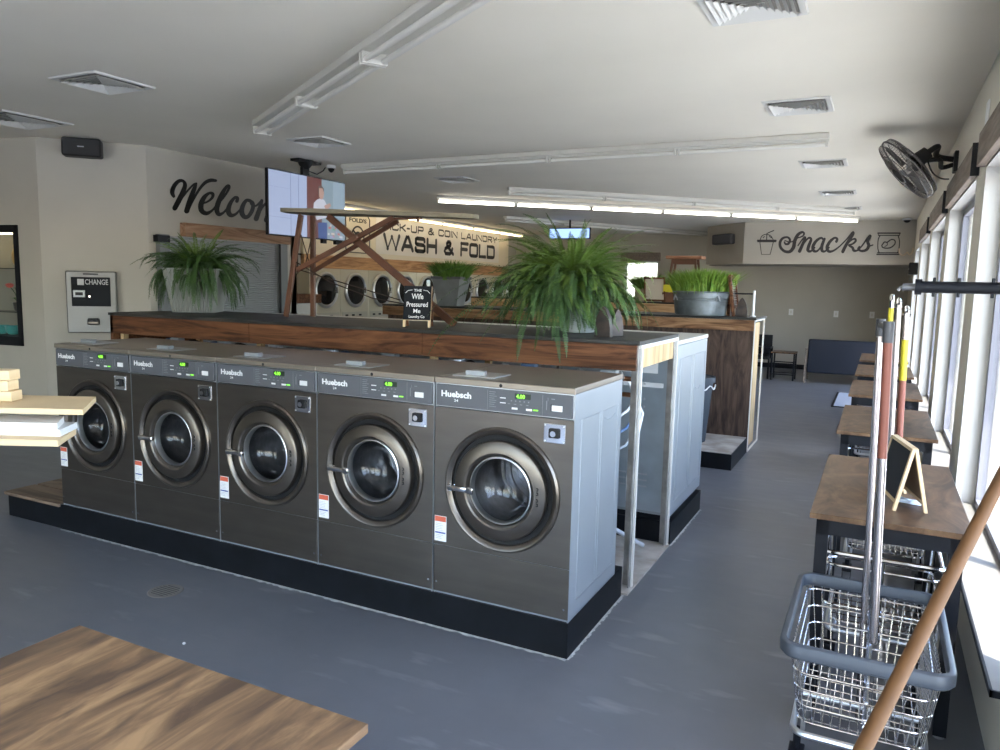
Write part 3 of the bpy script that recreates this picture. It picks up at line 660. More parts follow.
for z in (zsA, zsB):
    b = MB(of); lbox(b, s1+.05, s1+1.19, z-.008, z, -.27, -.05); b.build('shelf', mat('smoked_shelf', (.06, .06, .055), .2), t)
_q = lambda s_: (LP(s_, 0).x, LP(s_, 0).y)
b = MB()
for a_, c_, z0_, z1_ in ((0, s1, 0, H), (s1+1.24, 2.45, 0, H), (s1, s1+1.24, zt, H), (s1, s1+1.24, 0, zb)):
    pts_ = [LP(a_, z0_), LP(c_, z0_), LP(c_, z1_), LP(a_, z1_)]; b.prism(pts_, -nL*.12)
struct(b.build('wall_left', wallm))
def ornament(name, lab, cat, s, z, prof, m, extra=None):
    p = LP(s, z, -.14); t2 = thing(name, lab, cat, p); b = MB(of=None) if False else MB(); b.lathe(prof, (0, 0, 0), 'z', 28); b.build('body', m, t2, True)
    if extra: extra(t2)
    return t2
ornament('ceramic_jar', 'gold lidded jar on the upper shelf of the lit display case', 'jar', s1+.16, zsA+.001, [(.03, 0), (.04, .01), (.065, .06), (.07, .14), (.05, .19), (.045, .20), (.055, .22), (.02, .25), (.012, .28), (0, .285)], gold)
def fl(t2):
    random.seed(4); b = MB()
    for k in range(7):
        a = k*.9; b.tube([(0, 0, .08), (.03*math.cos(a), .03*math.sin(a), .18), (.08*math.cos(a), .08*math.sin(a), .24+.01*(k % 3))], .003, 5)
    b.build('stems', leafd, t2)
    for k in range(3):
        a = k*2.1; b = MB(); b.lathe([(.0, .0), (.025, .01), (.04, .035), (.02, .05), (0, .045)], (.07*math.cos(a), .07*math.sin(a), .23), 'z', 12); b.build('blossom', flower, t2, True)
    b = MB()
    for k in range(8):
        a = k*.8; d = V(math.cos(a), math.sin(a), 0); s_ = V(-d.y, d.x, 0)*.012
        b.quad(V(0, 0, .08), d*.05+V(0, 0, .14)+s_, d*.11+V(0, 0, .12), d*.05+V(0, 0, .14)-s_)
    b.build('leaves', leafm, t2)
ornament('flower_pot', 'small plant with coral red flowers on the middle shelf of the display case', 'plant', s1+.2, zsB+.001, [(.03, 0), (.045, .02), (.055, .09), (.05, .09), (.04, .06)], steel, fl)
for k in range(4):
    ornament('ceramic_bowl', ['teal bowl at the right on the case floor', 'teal bowl second from the right on the case floor', 'teal bowl third from the right on the case floor', 'teal bowl farthest left on the case floor'][k], 'bowl', s1+.13+.16*k, zb+.092, [(.03, 0), (.05, .01), (.07, .05), (.075, .09), (.07, .09), (.06, .03), (0, .02)], teal)['group'] = 'teal bowls in the display case'
# ================================================================== ROLLER SHUTTER in the Welcome wall
X1 = -6.55
t = thing('roller_shutter', 'grey slatted roller shutter under the Welcome lettering with pine header', 'shutter', (X1+.03, 6.2, 0.9)); of = atoff(t)
b = MB(of)
n = 46
for k in range(n):
    z = .95 + (2.055-.95)*k/n; hh = (2.055-.95)/n
    b.prism([(X1+.022, 5.42, z), (X1+.034, 5.42, z+hh*.5), (X1+.022, 5.42, z+hh)], (0, 7.0-5.42, 0))
b.box((X1+.005, 5.42, .93), (X1+.024, 7.0, 2.06)); b.build('slats', mat('shutter_grey', (.33, .34, .36), .4, .3), t)
b = MB(of); b.box((X1+.002, 7.0, .9), (X1+.06, 7.13, 2.07)); b.build('guide_rail', mat('shutter_rail', (.17, .18, .19), .5), t)
b = MB(of); b.box((X1+.002, 5.30, .9), (X1+.06, 5.42, 2.07)); b.build('guide_rail', MATS['shutter_rail'], t)
b = MB(of); b.box((X1+.06, 6.98, .9), (X1+.075, 7.0, 2.06)); b.build('black_seal', blk, t)
b = MB(of); b.box((X1+.002, 5.60, 2.065), (X1+.085, 7.17, 2.205), .004); b.build('header_board', wood('shutter_header_pine', (.22, .12, .065), (.34, .20, .12), (.43, .28, .18), .55, 1.2, (6, .8, 7), 2), t)
b = MB(of); b.box((X1+.002, 5.27, 1.99), (X1+.07, 5.42, 2.06), .004); b.build('header_step', blackm, t)
b = MB(of); b.box((X1+.002, 5.25, .86), (X1+.16, 7.17, .90)); b.build('shutter_counter', counterm, t)
# Welcome lettering
vinyl = mat('black_vinyl', (.012, .012, .012), .35)
def wmap(x, y): return PX(150+x/7.143, 170+y/7.143, X1)
b = MB(); nn = (1, 0, 0); SWT[0] = 1.22
stroke(b, [(168,188),(157,160),(170,115),(203,80),(235,80),(248,108),(232,160),(203,220),(175,272)], [18,26,26,22,18,24,30,32,30], wmap, nn)
stroke(b, [(175,272),(215,215),(265,150),(308,105),(328,97)], [28,14,12,12,12], wmap, nn, k=1)
stroke(b, [(328,97),(312,140),(285,210),(260,292)], [14,26,30,32], wmap, nn, k=2)
stroke(b, [(260,292),(300,225),(345,145),(390,92),(430,74),(468,76)], [28,14,16,20,22,16], wmap, nn, k=3)
stroke(b, [(362,240),(405,228),(440,200),(446,172),(420,166),(385,195),(362,245),(366,290),(400,310),(440,290),(470,255)], [12,12,16,20,16,26,32,30,24,14,12], wmap, nn, k=4)
stroke(b, [(470,255),(520,200),(557,140),(562,115),(545,118),(515,165),(488,225),(474,280),(488,316),(520,306),(548,275)], [12,12,16,16,18,26,30,30,24,14,12], wmap, nn, k=5)
stroke(b, [(618,222),(622,200),(600,200),(570,240),(556,290),(572,322),(605,318),(640,285)], [22,18,18,24,30,26,16,12], wmap, nn, k=6)
stroke(b, [(712,220),(685,218),(660,255),(652,300),(670,334),(700,330),(728,285),(732,240),(712,220)], [20,20,26,30,26,22,24,22,18], wmap, nn, k=7)
stroke(b, [(712,222),(725,250),(755,255),(790,222)], [14,12,12,12], wmap, nn, k=8)
stroke(b, [(795,218),(782,270),(755,348)], [18,26,30], wmap, nn, k=9)
stroke(b, [(758,340),(800,265),(845,222),(868,235),(850,290),(828,358)], [16,14,16,20,28,30], wmap, nn, k=10)
stroke(b, [(830,345),(875,275),(920,232),(942,245),(925,300),(915,350),(940,360),(970,330)], [16,14,16,20,28,28,18,12], wmap, nn, k=11)
stroke(b, [(970,305),(1010,295),(1035,265),(1028,242),(1000,248),(975,290),(975,340),(1005,365),(1050,335)], [12,12,16,18,16,26,30,24,12], wmap, nn, k=12)
tag(placed(b, 'wall_lettering', vinyl, (X1, 6.2, 2.4)), 'large black script lettering reading Welcome on the left wall', 'lettering')
# ================================================================== SNACKS lettering
YS = 15.2
def smap(x, y): return PY(750+x/6.25, 220+y/6.25, YS)
vin2 = mat('charcoal_vinyl', (.035, .03, .032), .5); nn = (0, -1, 0); b = MB(); SWT[0] = 1.25
stroke(b, [(300,112),(330,100),(338,84),(325,76),(300,92),(280,130),(272,170),(250,197),(218,196),(192,172),(188,140),(205,114),(235,108),(250,125),(240,148),(222,150),(216,138)], [6,8,10,12,16,18,18,16,14,14,14,12,10,12,12,10,8], smap, nn)
stroke(b, [(218,128),(255,138),(300,112)], [5, 6, 6], smap, nn, k=1)
stroke(b, [(300,160),(335,112),(345,112),(330,150),(310,195)], [6, 8, 12, 15, 17], smap, nn, k=2)
stroke(b, [(312,188),(345,135),(368,112),(382,122),(368,160),(362,188),(378,196),(405,172)], [8, 8, 10, 13, 16, 16, 11, 7], smap, nn, k=3)
stroke(b, [(462,128),(445,112),(415,130),(394,165),(398,192),(420,194),(445,165),(466,118)], [10, 11, 14, 16, 15, 10, 8, 10], smap, nn, k=4)
stroke(b, [(466,118),(450,160),(450,190),(468,196),(495,172)], [12, 16, 15, 10, 7], smap, nn, k=5)
stroke(b, [(540,135),(545,118),(528,112),(500,135),(482,170),(492,196),(522,192),(560,165)], [13, 12, 11, 15, 16, 14, 10, 7], smap, nn, k=6)
stroke(b, [(560,165),(600,125),(640,78),(645,88),(620,125),(596,165),(580,198)], [7, 7, 9, 13, 16, 16, 16], smap, nn, k=7)
stroke(b, [(596,165),(630,128),(655,118),(660,132),(640,150),(618,158),(640,172),(650,192),(675,190)], [7, 8, 10, 11, 9, 9, 13, 13, 8], smap, nn, k=8)
stroke(b, [(675,190),(705,155),(735,112),(752,98),(748,112),(735,135),(742,160),(728,186),(698,194),(676,182),(684,168)], [7, 8, 9, 12, 12, 15, 16, 14, 12, 10, 10], smap, nn, k=9)
stroke(b, [(735,168),(768,156)], [8, 6], smap, nn, k=10)
tag(placed(b, 'wall_lettering', vin2, (-1, YS, 2.4)), 'charcoal script lettering reading Snacks on the far soffit', 'lettering')
b = MB(); L_ = lambda pts, w=4, sm=0, k=0: stroke(b, pts, w, smap, nn, sm=sm, k=k)
L_([(48,128),(162,128)], 8); L_([(48,136),(162,136)], 5, k=1); L_([(62,138),(72,215),(126,215),(146,138)], 4, k=2); L_([(64,124),(75,100),(100,90),(128,98),(146,124)], 4, 5, 3)
L_([(104,124),(106,84),(148,66)], 5, k=4); L_([(82,112),(90,103)], 4, k=5); L_([(120,100),(134,112)], 4, k=6)
tag(placed(b, 'wall_icon', vin2, (-2.1, YS, 2.4)), 'line icon of a lidded drink cup with straw left of Snacks', 'icon')
b = MB()
L_([(800,82),(938,82)], 7); L_([(803,96),(934,96)], 5, k=1); L_([(800,82),(804,97)], 4, k=2); L_([(938,82),(932,97)], 4, k=3)
L_([(812,98),(801,125),(799,175),(806,202)], 5, 5, 4); L_([(926,98),(934,130),(932,170),(924,202)], 5, 5, 5); L_([(797,205),(934,205)], 5, k=6); L_([(793,215),(930,215)], 6, k=7)
L_([(824,158),(840,138),(856,140),(865,134),(885,122),(905,128),(905,150),(880,172),(850,176),(828,170),(824,158)], 6, 5, 8); L_([(856,140),(858,156),(842,166)], 4, 4, 9)
tag(placed(b, 'wall_icon', vin2, (.1, YS, 2.4)), 'line icon of a snack bag with a bean right of Snacks', 'icon')
# ================================================================== WASH & FOLD sign wall
XB = -8.6
b = MB(); b.box((XB+.002, 9.75, 2.07), (XB+.06, 17.4, 2.90)); tag(placed(b, 'sign_panel', signw, (XB, 13.5, 2.07)), 'long cream sign panel above the wall of dryers', 'sign panel')
b = MB(); t = thing('block_lettering', 'dark block lettering PICK-UP & COIN LAUNDRY WASH & FOLD on the cream panel', 'lettering', (XB+.065, 14, 2.3)); of = atoff(t)
darkl = mat('sign_charcoal', (.045, .045, .045), .5)
xs = XB+.068; SWT[0] = 1.0
b = MB(of); b.box((XB+.0605, 11.75, 2.16), (xs-.001, 16.85, 2.84)); b.build('backing_plate', mat('sign_off_white', (.80, .76, .68), .5), t)
r_ = .16
GL = {'W': (1.35, [[(0,1),(.3,0),(.675,.9),(1.05,0),(1.35,1)]]), 'A': (1.0, [[(0,0),(.42,1),(.58,1),(1,0)], [(.17,.30),(.83,.30)]]),
 'S': (.92, [[(.9,.80),(.88,.95),(.78,1),(.14,1),(.02,.93),(.02,.62),(.12,.53),(.80,.49),(.92,.41),(.92,.08),(.80,0),(.12,0),(.02,.06),(0,.22)]]),
 'H': (.92, [[(0,0),(0,1)], [(.92,0),(.92,1)], [(0,.5),(.92,.5)]]),
 '&': (1.02, [[(1.0,0),(.30,.66),(.26,.86),(.38,1),(.60,1),(.70,.88),(.66,.70),(.10,.42),(.02,.20),(.14,0),(.62,0),(.84,.18),(.90,.44)]]),
 'F': (.82, [[(0,0),(0,1),(.82,1)], [(0,.5),(.72,.5)]]), 'O': (.95, [[(.14,0),(.81,0),(.93,.08),(.95,.2),(.95,.8),(.93,.92),(.81,1),(.14,1),(.02,.92),(0,.8),(0,.2),(.02,.08),(.14,0)]]),
 'L': (.80, [[(0,1),(0,0),(.80,0)]]), 'D': (.93, [[(0,0),(0,1),(.75,1),(.90,.93),(.93,.8),(.93,.2),(.90,.07),(.75,0),(0,0)]]),
 'P': (.88, [[(0,0),(0,1),(.75,1),(.87,.93),(.87,.50),(.75,.42),(0,.42)]]), 'I': (.0, [[(0,0),(0,1)]]),
 'C': (.90, [[(.90,.78),(.88,.93),(.76,1),(.14,1),(.02,.93),(0,.8),(0,.2),(.02,.07),(.14,0),(.76,0),(.88,.07),(.90,.24)]]),
 'K': (.88, [[(0,0),(0,1)], [(.85,1),(.30,.52),(0,.48)], [(.30,.52),(.88,0)]]), '-': (.40, [[(0,.48),(.40,.48)]]),
 'U': (.90, [[(0,1),(0,.2),(.02,.07),(.14,0),(.76,0),(.88,.07),(.90,.2),(.90,1)]]), 'N': (.92, [[(0,0),(0,1),(.92,0),(.92,1)]]),
 'R': (.90, [[(0,0),(0,1),(.75,1),(.87,.93),(.87,.54),(.75,.46),(0,.46)], [(.50,.46),(.90,0)]]), 'Y': (.94, [[(0,1),(.47,.46),(.94,1)], [(.47,.46),(.47,0)]]), ' ': (.35, [])}
def blockline(b, s, y0, y1, z0, hgt, th, k0=0, sxf=None):
    gap = .30; tot = sum(GL[c][0] for c in s)+gap*(len(s)-1); sy = hgt-th; sx = sxf; x = 0; k = k0
    for c in s:
        w_, ls = GL[c]
        for l in ls:
            mp = lambda u, v: Vector((xs-.001, u, v)); P = [(y0+th/2+(x+u)*sx, z0+th/2+v*sy) for u, v in l]
            stroke(b, P, th, mp, (1, 0, 0), .003, sm=0, k=k % 5); k += 1
            for q in P[1:-1]:                               # rounded joints
                b.bm.faces.new([b.bm.verts.new((xs-.001+.0026+(k % 5)*.0004, q[0]+th/2*math.cos(a*PI/5), q[1]+th/2*math.sin(a*PI/5))) for a in range(10)])
        x += w_+gap
for wd_ in ('PICK-UP & COIN LAUNDRY', 'WASH & FOLD'):
    big = wd_[0] == 'W'; y0_, y1_, z_, h_, th_ = (11.97, 16.63, 2.235, .335, .080) if big else (11.95, 16.73, 2.625, .152, .034)
    tot_ = sum(GL[c][0] for c in wd_)+.30*(len(wd_)-1); sx_ = (y1_-y0_-th_)/tot_; x_ = 0
    for c in wd_:
        if c != ' ': b = MB(of); blockline(b, c, y0_+x_*sx_, y0_+(x_+GL[c][0])*sx_+th_, z_, h_, th_, sxf=sx_); b.build('letter', darkl, t)
        x_ += GL[c][0]+.30
t = thing('logo_emblem', 'rounded square emblem with FOLD lettering left of the WASH & FOLD text', 'emblem', (XB+.065, 11.2, 2.3)); of = atoff(t)
b = MB(of)
for (y0, y1, z0, z1) in ((10.85, 11.55, 2.15, 2.82),):
    pts = [(xs, y0+.06, z0), (xs, y1-.06, z0), (xs, y1, z0+.06), (xs, y1, z1-.06), (xs, y1-.06, z1), (xs, y0+.06, z1), (xs, y0, z1-.06), (xs, y0, z0+.06)]; b.tube(pts, .010, 6, closed=True)
b.lathe([(.19, 0), (.19, .006), (.16, .006), (.16, 0)], (xs-.004, 11.2, 2.44), 'x', 36); b.lathe([(.09, 0), (.09, .006), (.04, .006), (.04, 0)], (xs-.004, 11.2, 2.44), 'x', 24)
for a in range(3): b.obox((xs, 11.2, 2.44), (xs, 11.2+.16*math.cos(a*2.1+.4), 2.44+.16*math.sin(a*2.1+.4)), .03, .006, (1, 0, 0))
b.build('emblem', darkl, t); b = MB(of); text_mb(b, "FOLD'S", (xs, 10.95, 2.69), (0, 1, 0), (0, 0, 1), .5, .07, .004, .015); b.build('emblem_text', darkl, t)
k = 0
for i in range(6):
    pass
b = MB(); b.box((XB+.002, 9.75, 1.845), (XB+.075, 12.1, 2.068), .003); tag(placed(b, 'trim_board', trimw, (XB, 11, 1.85)), 'pine trim board above the dryers left of the ironing board crossing', 'trim board', 'pine boards over the dryers')
b = MB(); b.box((XB+.002, 12.11, 1.845), (XB+.075, 14.6, 2.068), .003); tag(placed(b, 'trim_board', trimw, (XB, 13.4, 1.85)), 'pine trim board directly over the middle dryers', 'trim board', 'pine boards over the dryers')
b = MB(); b.box((XB+.002, 14.61, 1.845), (XB+.075, 17.4, 2.068), .003); tag(placed(b, 'trim_board', trimw, (XB, 16, 1.85)), 'pine trim board over the dryers nearest the big fern', 'trim board', 'pine boards over the dryers')
# stacked dryers
def dryer():
    t = thing('stack_dryer', 'x', 'dryer'); d = .30; dm = mat('dryer_steel', (.62, .56, .44), .35, .35)
    b = MB(); b.box((.0, 0, 0), (d, .785, 1.835), .006); b.build('cabinet', dm, t)
    for cz in (1.48, .62):
        b = MB(); b.lathe([(.30, d), (.305, d+.02), (.285, d+.045), (.26, d+.045), (.245, d+.02)], (0, .3925, cz), 'x', 36); dd = b.build('door_ring', chrome_b, t, True, 60)
        b = MB(); b.lathe([(.25, d+.022), (.2, d+.028), (.0, d+.03)], (0, .3925, cz), 'x', 32); b.build('door_glass', glassd, dd, True)
        b = MB(); b.obox((d+.05, .63, cz-.05), (d+.05, .63, cz+.05), .02, .02); b.build('door_handle', chrome, dd)
    b = MB(); b.box((d, .04, 1.00), (d+.006, .745, 1.10)); b.build('coin_panel', mat('dryer_panel', (.50, .46, .38), .4), t)
    b = MB()
    for y in (.12, .3, .5): b.box((d+.006, y, 1.03), (d+.012, y+.07, 1.06))
    b.build('coin_slots', blk, t)
    return t
D0 = dryer(); names = ['farthest left stack dryer, behind the ironing board uprights', 'second stack dryer from the left, porthole left of the crossed legs', 'third stack dryer from the left under the pine trim', 'fourth stack dryer from the left under the pine trim', 'fifth stack dryer from the left, above the chalkboard sign', 'sixth stack dryer from the left, right beside the small grey planter', 'seventh stack dryer from the left, hidden behind the small grey planter', 'eighth stack dryer from the left, first porthole right of the grey planter', 'ninth stack dryer from the left, second porthole right of the grey planter', 'farthest right stack dryer, half behind the big fern']
for k in range(10):
    o = D0 if k == 0 else dup(D0); o.location = (XB+.003, 9.62+.79*k, 0); o['label'] = names[k]; o['group'] = 'stack dryers under the laundry sign'
t = thing('picture_frame', 'small dark picture frame on the wall left of the dryers', 'picture', (XB, 9.3, 1.7)); of = atoff(t)
fa = PX(296, 253, XB); fb = PX(305, 276, XB)
b = MB(of); y0, y1, z0, z1 = min(fa.y, fb.y), max(fa.y, fb.y), min(fa.z, fb.z), max(fa.z, fb.z)
b.box((XB+.002, y0, z0), (XB+.02, y0+.03, z1)); b.box((XB+.002, y1-.03, z0), (XB+.02, y1, z1)); b.box((XB+.002, y0, z0), (XB+.02, y1, z0+.03)); b.box((XB+.002, y0, z1-.03), (XB+.02, y1, z1)); b.build('frame', blackm, t)
b = MB(of); b.box((XB+.002, y0+.02, z0+.02), (XB+.008, y1-.02, z1-.02)); b.build('print', mat('print_grey', (.35, .34, .32), .5), t)
t = thing('low_cabinet', 'white low cabinet with pine top left of the dryers', 'cabinet', (XB+.3, 8.6, 0)); of = atoff(t)
b = MB(of); b.box((XB+.01, 7.5, 0), (XB+.55, 9.5, 1.28), .004); b.build('body', whitep, t)
b = MB(of); b.box((XB+.005, 7.45, 1.28), (XB+.60, 9.55, 1.42), .004); b.build('top_board', brownb, t)
# ================================================================== CEILING FIXTURES
def fixture(name, lab, p, q, ntub, rows=2, tubem=unlit, gl=None, z=H, group='ceiling strip lights', body_w=.11):
    p = Vector((p[0], p[1], z)); q = Vector((q[0], q[1], z)); L = (q-p).length; a = math.atan2(q.y-p.y, q.x-p.x)
    t = thing(name, lab, 'strip light', p, a, group)
    b = MB(); b.box((0, -body_w/2, -.045), (L, body_w/2, -.001), .006); b.prism([(0, -.025, -.045), (0, .025, -.045), (0, .012, -.062), (0, -.012, -.062)], (L, 0, 0)); b.build('housing', paintw, t)
    for k in range(ntub):
        for r_ in range(rows):
            y = (r_-.5)*.10 if rows == 2 else 0
            b = MB(); b.cyl((L*k/ntub+.03, y, -.085), (L*(k+1)/ntub-.03, y, -.085), .0165, 12); b.build('tube', tubem, t, True)
        for x in (L*k/ntub+.018, L*(k+1)/ntub-.018):
            b = MB(); b.box((x-.01, -.075 if rows == 2 else -.02, -.105), (x+.01, .075 if rows == 2 else .02, -.045), .003); b.build('lamp_holder', paintw, t)
    return t
fixture('strip_light', 'unlit twin tube strip light slanting across the near ceiling', (-4.63, 4.80), (-1.53, 2.85), 3, body_w=.16)
fixture('strip_light', 'unlit strip light running straight across the ceiling above the television', (-5.43, 6.87), (-.47, 6.83), 4, rows=1)
fixture('strip_light', 'unlit strip light just in front of the glowing row', (-4.51, 9.13), (-.46, 12.95), 4, rows=1)
fixture('strip_light', 'glowing row of six white fluorescent tubes on the ceiling', (-5.96, 9.71), (-.45, 14.4), 6, rows=1, tubem=lit)
pa = PZ(505, 216, H); pb = PZ(708, 232, H)
fixture('strip_light', 'unlit farthest strip light before the far window wall', (pa.x, pa.y), (max(pb.x, -6), min(pb.y, 17.6)), 4, rows=1)
fixture('strip_light', 'warm glowing strip light close above the laundry sign', (-8.15, 9.6), (-8.15, 17.4), 6, rows=1, tubem=litw)
def vent(x, y, lab, s=.42, rz=0):
    t = thing('ceiling_vent', lab, 'vent', (x, y, H), rz, 'ceiling air vents'); h = s/2
    b = MB(); b.box((-h+.04, -h+.04, -.006), (h-.04, h-.04, -.001)); b.build('backing', ventd, t)
    b = MB()
    for k in range(4): 
        a = [(-h, -h), (h, -h), (h, h), (-h, h)][k]; c = [(-h, -h), (h, -h), (h, h), (-h, h)][(k+1) % 4]
        i0 = (a[0]*.84, a[1]*.84); i1 = (c[0]*.84, c[1]*.84)
        vs = [b.bm.verts.new(p) for p in ((a[0], a[1], -.002), (c[0], c[1], -.002), (c[0]*.97, c[1]*.97, -.012), (a[0]*.97, a[1]*.97, -.012), (i0[0], i0[1], -.010), (i1[0], i1[1], -.010))]
        b.bm.faces.new((vs[0], vs[1], vs[2], vs[3])); b.bm.faces.new((vs[3], vs[2], vs[5], vs[4]))
    b.build('frame', ventm, t)
    b = MB()                                                # four louvre fans meeting in the middle
    for q in range(4):
        ca, sa = math.cos(q*PI/2), math.sin(q*PI/2)
        for k in range(6):
            r0 = h*.82*(k+.35)/6.3; w_ = r0; r1 = r0+.022
            ps = [(-w_, r0, -.009), (w_, r0, -.009), (w_+.02, r1, -.026), (-w_-.02, r1, -.026)]
            b.quad(*[(x_*ca-y_*sa, x_*sa+y_*ca, z_) for x_, y_, z_ in ps])
    b.build('louvres', ventm, t)
    return t
for x, y, lab, s in ((-4.72, 3.45, 'square ceiling vent above the farthest left washer, nearest on the left', .46), (-4.74, 5.64, 'square ceiling vent above the television', .42), (-4.78, 8.25, 'small square ceiling vent left of the glowing tube row', .42),
                  (-.61, 3.66, 'big square ceiling vent cut by the top photo edge', .44), (-.61, 5.75, 'second ceiling vent from the top on the right side', .44), (-.615, 8.35, 'third ceiling vent on the right, just behind the straight strip light', .44),
                  (-.60, 10.85, 'fourth ceiling vent on the right, before the glowing row ends', .44), (-.58, 12.92, 'farthest ceiling vent on the right, beside the glowing row', .44),
                  (-6.54, 3.98, 'ceiling vent at the left edge of the photo', .6)):
    vent(x, y, lab, s)
pv = PZ(575, 242, H)
# dome cameras
def dome(p, lab, r=.05):
    t = thing('dome_camera', lab, 'camera', p); b = MB(); b.lathe([(r, 0), (r, -.03), (r*.8, -.035)], (0, 0, 0), 'z', 20); b.build('camera_base', white, t, True)
    b = MB(); b.lathe([(r*.78, -.034), (r*.6, -.06), (r*.3, -.075), (0, -.08)], (0, 0, 0), 'z', 20); b.build('camera_dome', blk, t, True)
pc = PZ(919, 217, H); dome((.30, 14.9, H), 'small white dome camera in the far ceiling corner by the snack sign', .075)
# ================================================================== TELEVISION
XT = -5.575
cs = [PX(268.4, 168, XT), PX(343.7, 182, XT), PX(344, 241, XT), PX(268.7, 235.3, XT)]
ty0, ty1 = 5.85, 7.08; tz1 = sum(c.z for c in cs[:2])/2; tz0 = sum(c.z for c in cs[2:])/2
t = thing('television', 'wall size flat television hanging from the ceiling showing a person by a brown door', 'television', (XT, (ty0+ty1)/2, tz0)); of = atoff(t)
b = MB(of); b.box((XT-.04, ty0, tz0), (XT, ty1, tz1), .006); b.build('housing', blk, t)
def scr(name, poly, col, layer, es=.35):
    """poly in screen units (0-1 across, 0-1 down)"""
    b = MB(of); b.prism([(XT+.0005+layer*.0006, ty0+.012+u*(ty1-ty0-.024), tz1-.012-v*(tz1-tz0-.024)) for u, v in poly], (.0005, 0, 0))
    return b.build(name, mat('screen_'+name+str(layer)+str(int(col[0]*99)), (.02, .02, .02), .3, emit=col, es=es), t)
R4 = lambda a, b_, c, d: [(a, b_), (c, b_), (c, d), (a, d)]
scr('screen', R4(0, 0, 1, 1), (.36, .43, .62), 0); 
for u in (.26, .36): scr('picture_line', R4(u, 0, u+.008, 1), (.22, .28, .46), 1)
scr('picture_line', R4(0, .72, .26, .73), (.25, .32, .5), 1); scr('picture_line', R4(0, .25, .26, .26), (.3, .37, .56), 1)
scr('picture_door', R4(.47, 0, .67, 1), (.13, .045, .04), 1)
scr('picture_wall', R4(.67, 0, 1, 1), (.22, .30, .36), 1); scr('picture_wall', R4(.83, 0, 1, .62), (.27, .36, .44), 2)
scr('picture_hair', [(.62, .13), (.66, .10), (.70, .15), (.70, .25), (.66, .22), (.62, .28)], (.11, .08, .07), 3)
scr('picture_face', [(.63, .16), (.68, .15), (.70, .22), (.69, .31), (.66, .35), (.635, .30)], (.42, .27, .23), 4)
scr('picture_shirt', [(.60, .36), (.64, .33), (.70, .34), (.74, .42), (.76, .62), (.60, .70), (.55, .55), (.56, .42)], (.50, .52, .60), 4)
scr('picture_arm', [(.70, .44), (.78, .38), (.80, .42), (.73, .52)], (.42, .26, .22), 5)
scr('picture_jeans', [(.61, .74), (.74, .72), (.74, 1), (.62, 1)], (.05, .09, .25), 5)
random.seed(9)
for k in range(14):
    u = random.uniform(.75, .96); v = random.uniform(.68, .96); w_ = random.uniform(.02, .05); scr('picture_goods', R4(u, v, min(.995, u+w_), v+.035), random.choice([(.5, .1, .1), (.55, .55, .6), (.1, .3, .2), (.3, .3, .5), (.6, .5, .45)]), 3+k % 4)
t2 = t
b = MB(of); b.cyl((XT-.05, 6.47, H-.005), (XT-.05, 6.47, H-.05), .09, 20, .07); b.cyl((XT-.05, 6.47, H-.05), (XT-.05, 6.47, H-.10), .07, 20, .03); b.box((XT-.08, 6.42, tz1-.3), (XT-.04, 6.52, H-.08)); b.box((XT-.11, 6.3, H-.03), (XT+.01, 6.66, H-.004), .004); b.build('ceiling_mount', blk, t, True)
b = MB(of); b.tube([(XT-.04, 6.5, H-.11), (XT-.02, 6.62, H-.13), (XT-.02, 6.72, H-.08), (XT-.02, 6.76, H-.04)], .006, 6); b.build('cable', blk, t, True)
for ya, yb_ in ((6.68, 6.74), (6.90, 7.02)):
    b = MB(of); b.box((XT-.03, ya, tz0-.04), (XT+.01, yb_, tz0)); b.build('lower_bracket', blk, t)
dome((XT-.02, 6.86, H), 'white dome camera on the ceiling right above the television')
# far monitor
t = thing('television', 'small distant blue screen hanging behind the top of the big fern', 'television', (-5.6, 14, 2.6)); pa = PY(549, 228, 14); pb = PY(590, 239, 14); of = atoff(t)
b = MB(of); b.box((pa.x, 14, pb.z), (pb.x, 14.05, pa.z), .005); b.cyl(((pa.x+pb.x)/2, 14.03, pa.z-.05), ((pa.x+pb.x)/2, 14.03, H), .02, 8); b.build('housing', blk, t)
b = MB(of); b.box((pa.x+.02, 13.996, pb.z+.02), (pb.x-.02, 14.0, pa.z-.02)); b.build('screen', mat('far_screen', (.02, .02, .02), .3, emit=(.25, .38, .75), es=.9), t)
pa = PX(502, 237, -8.0); 
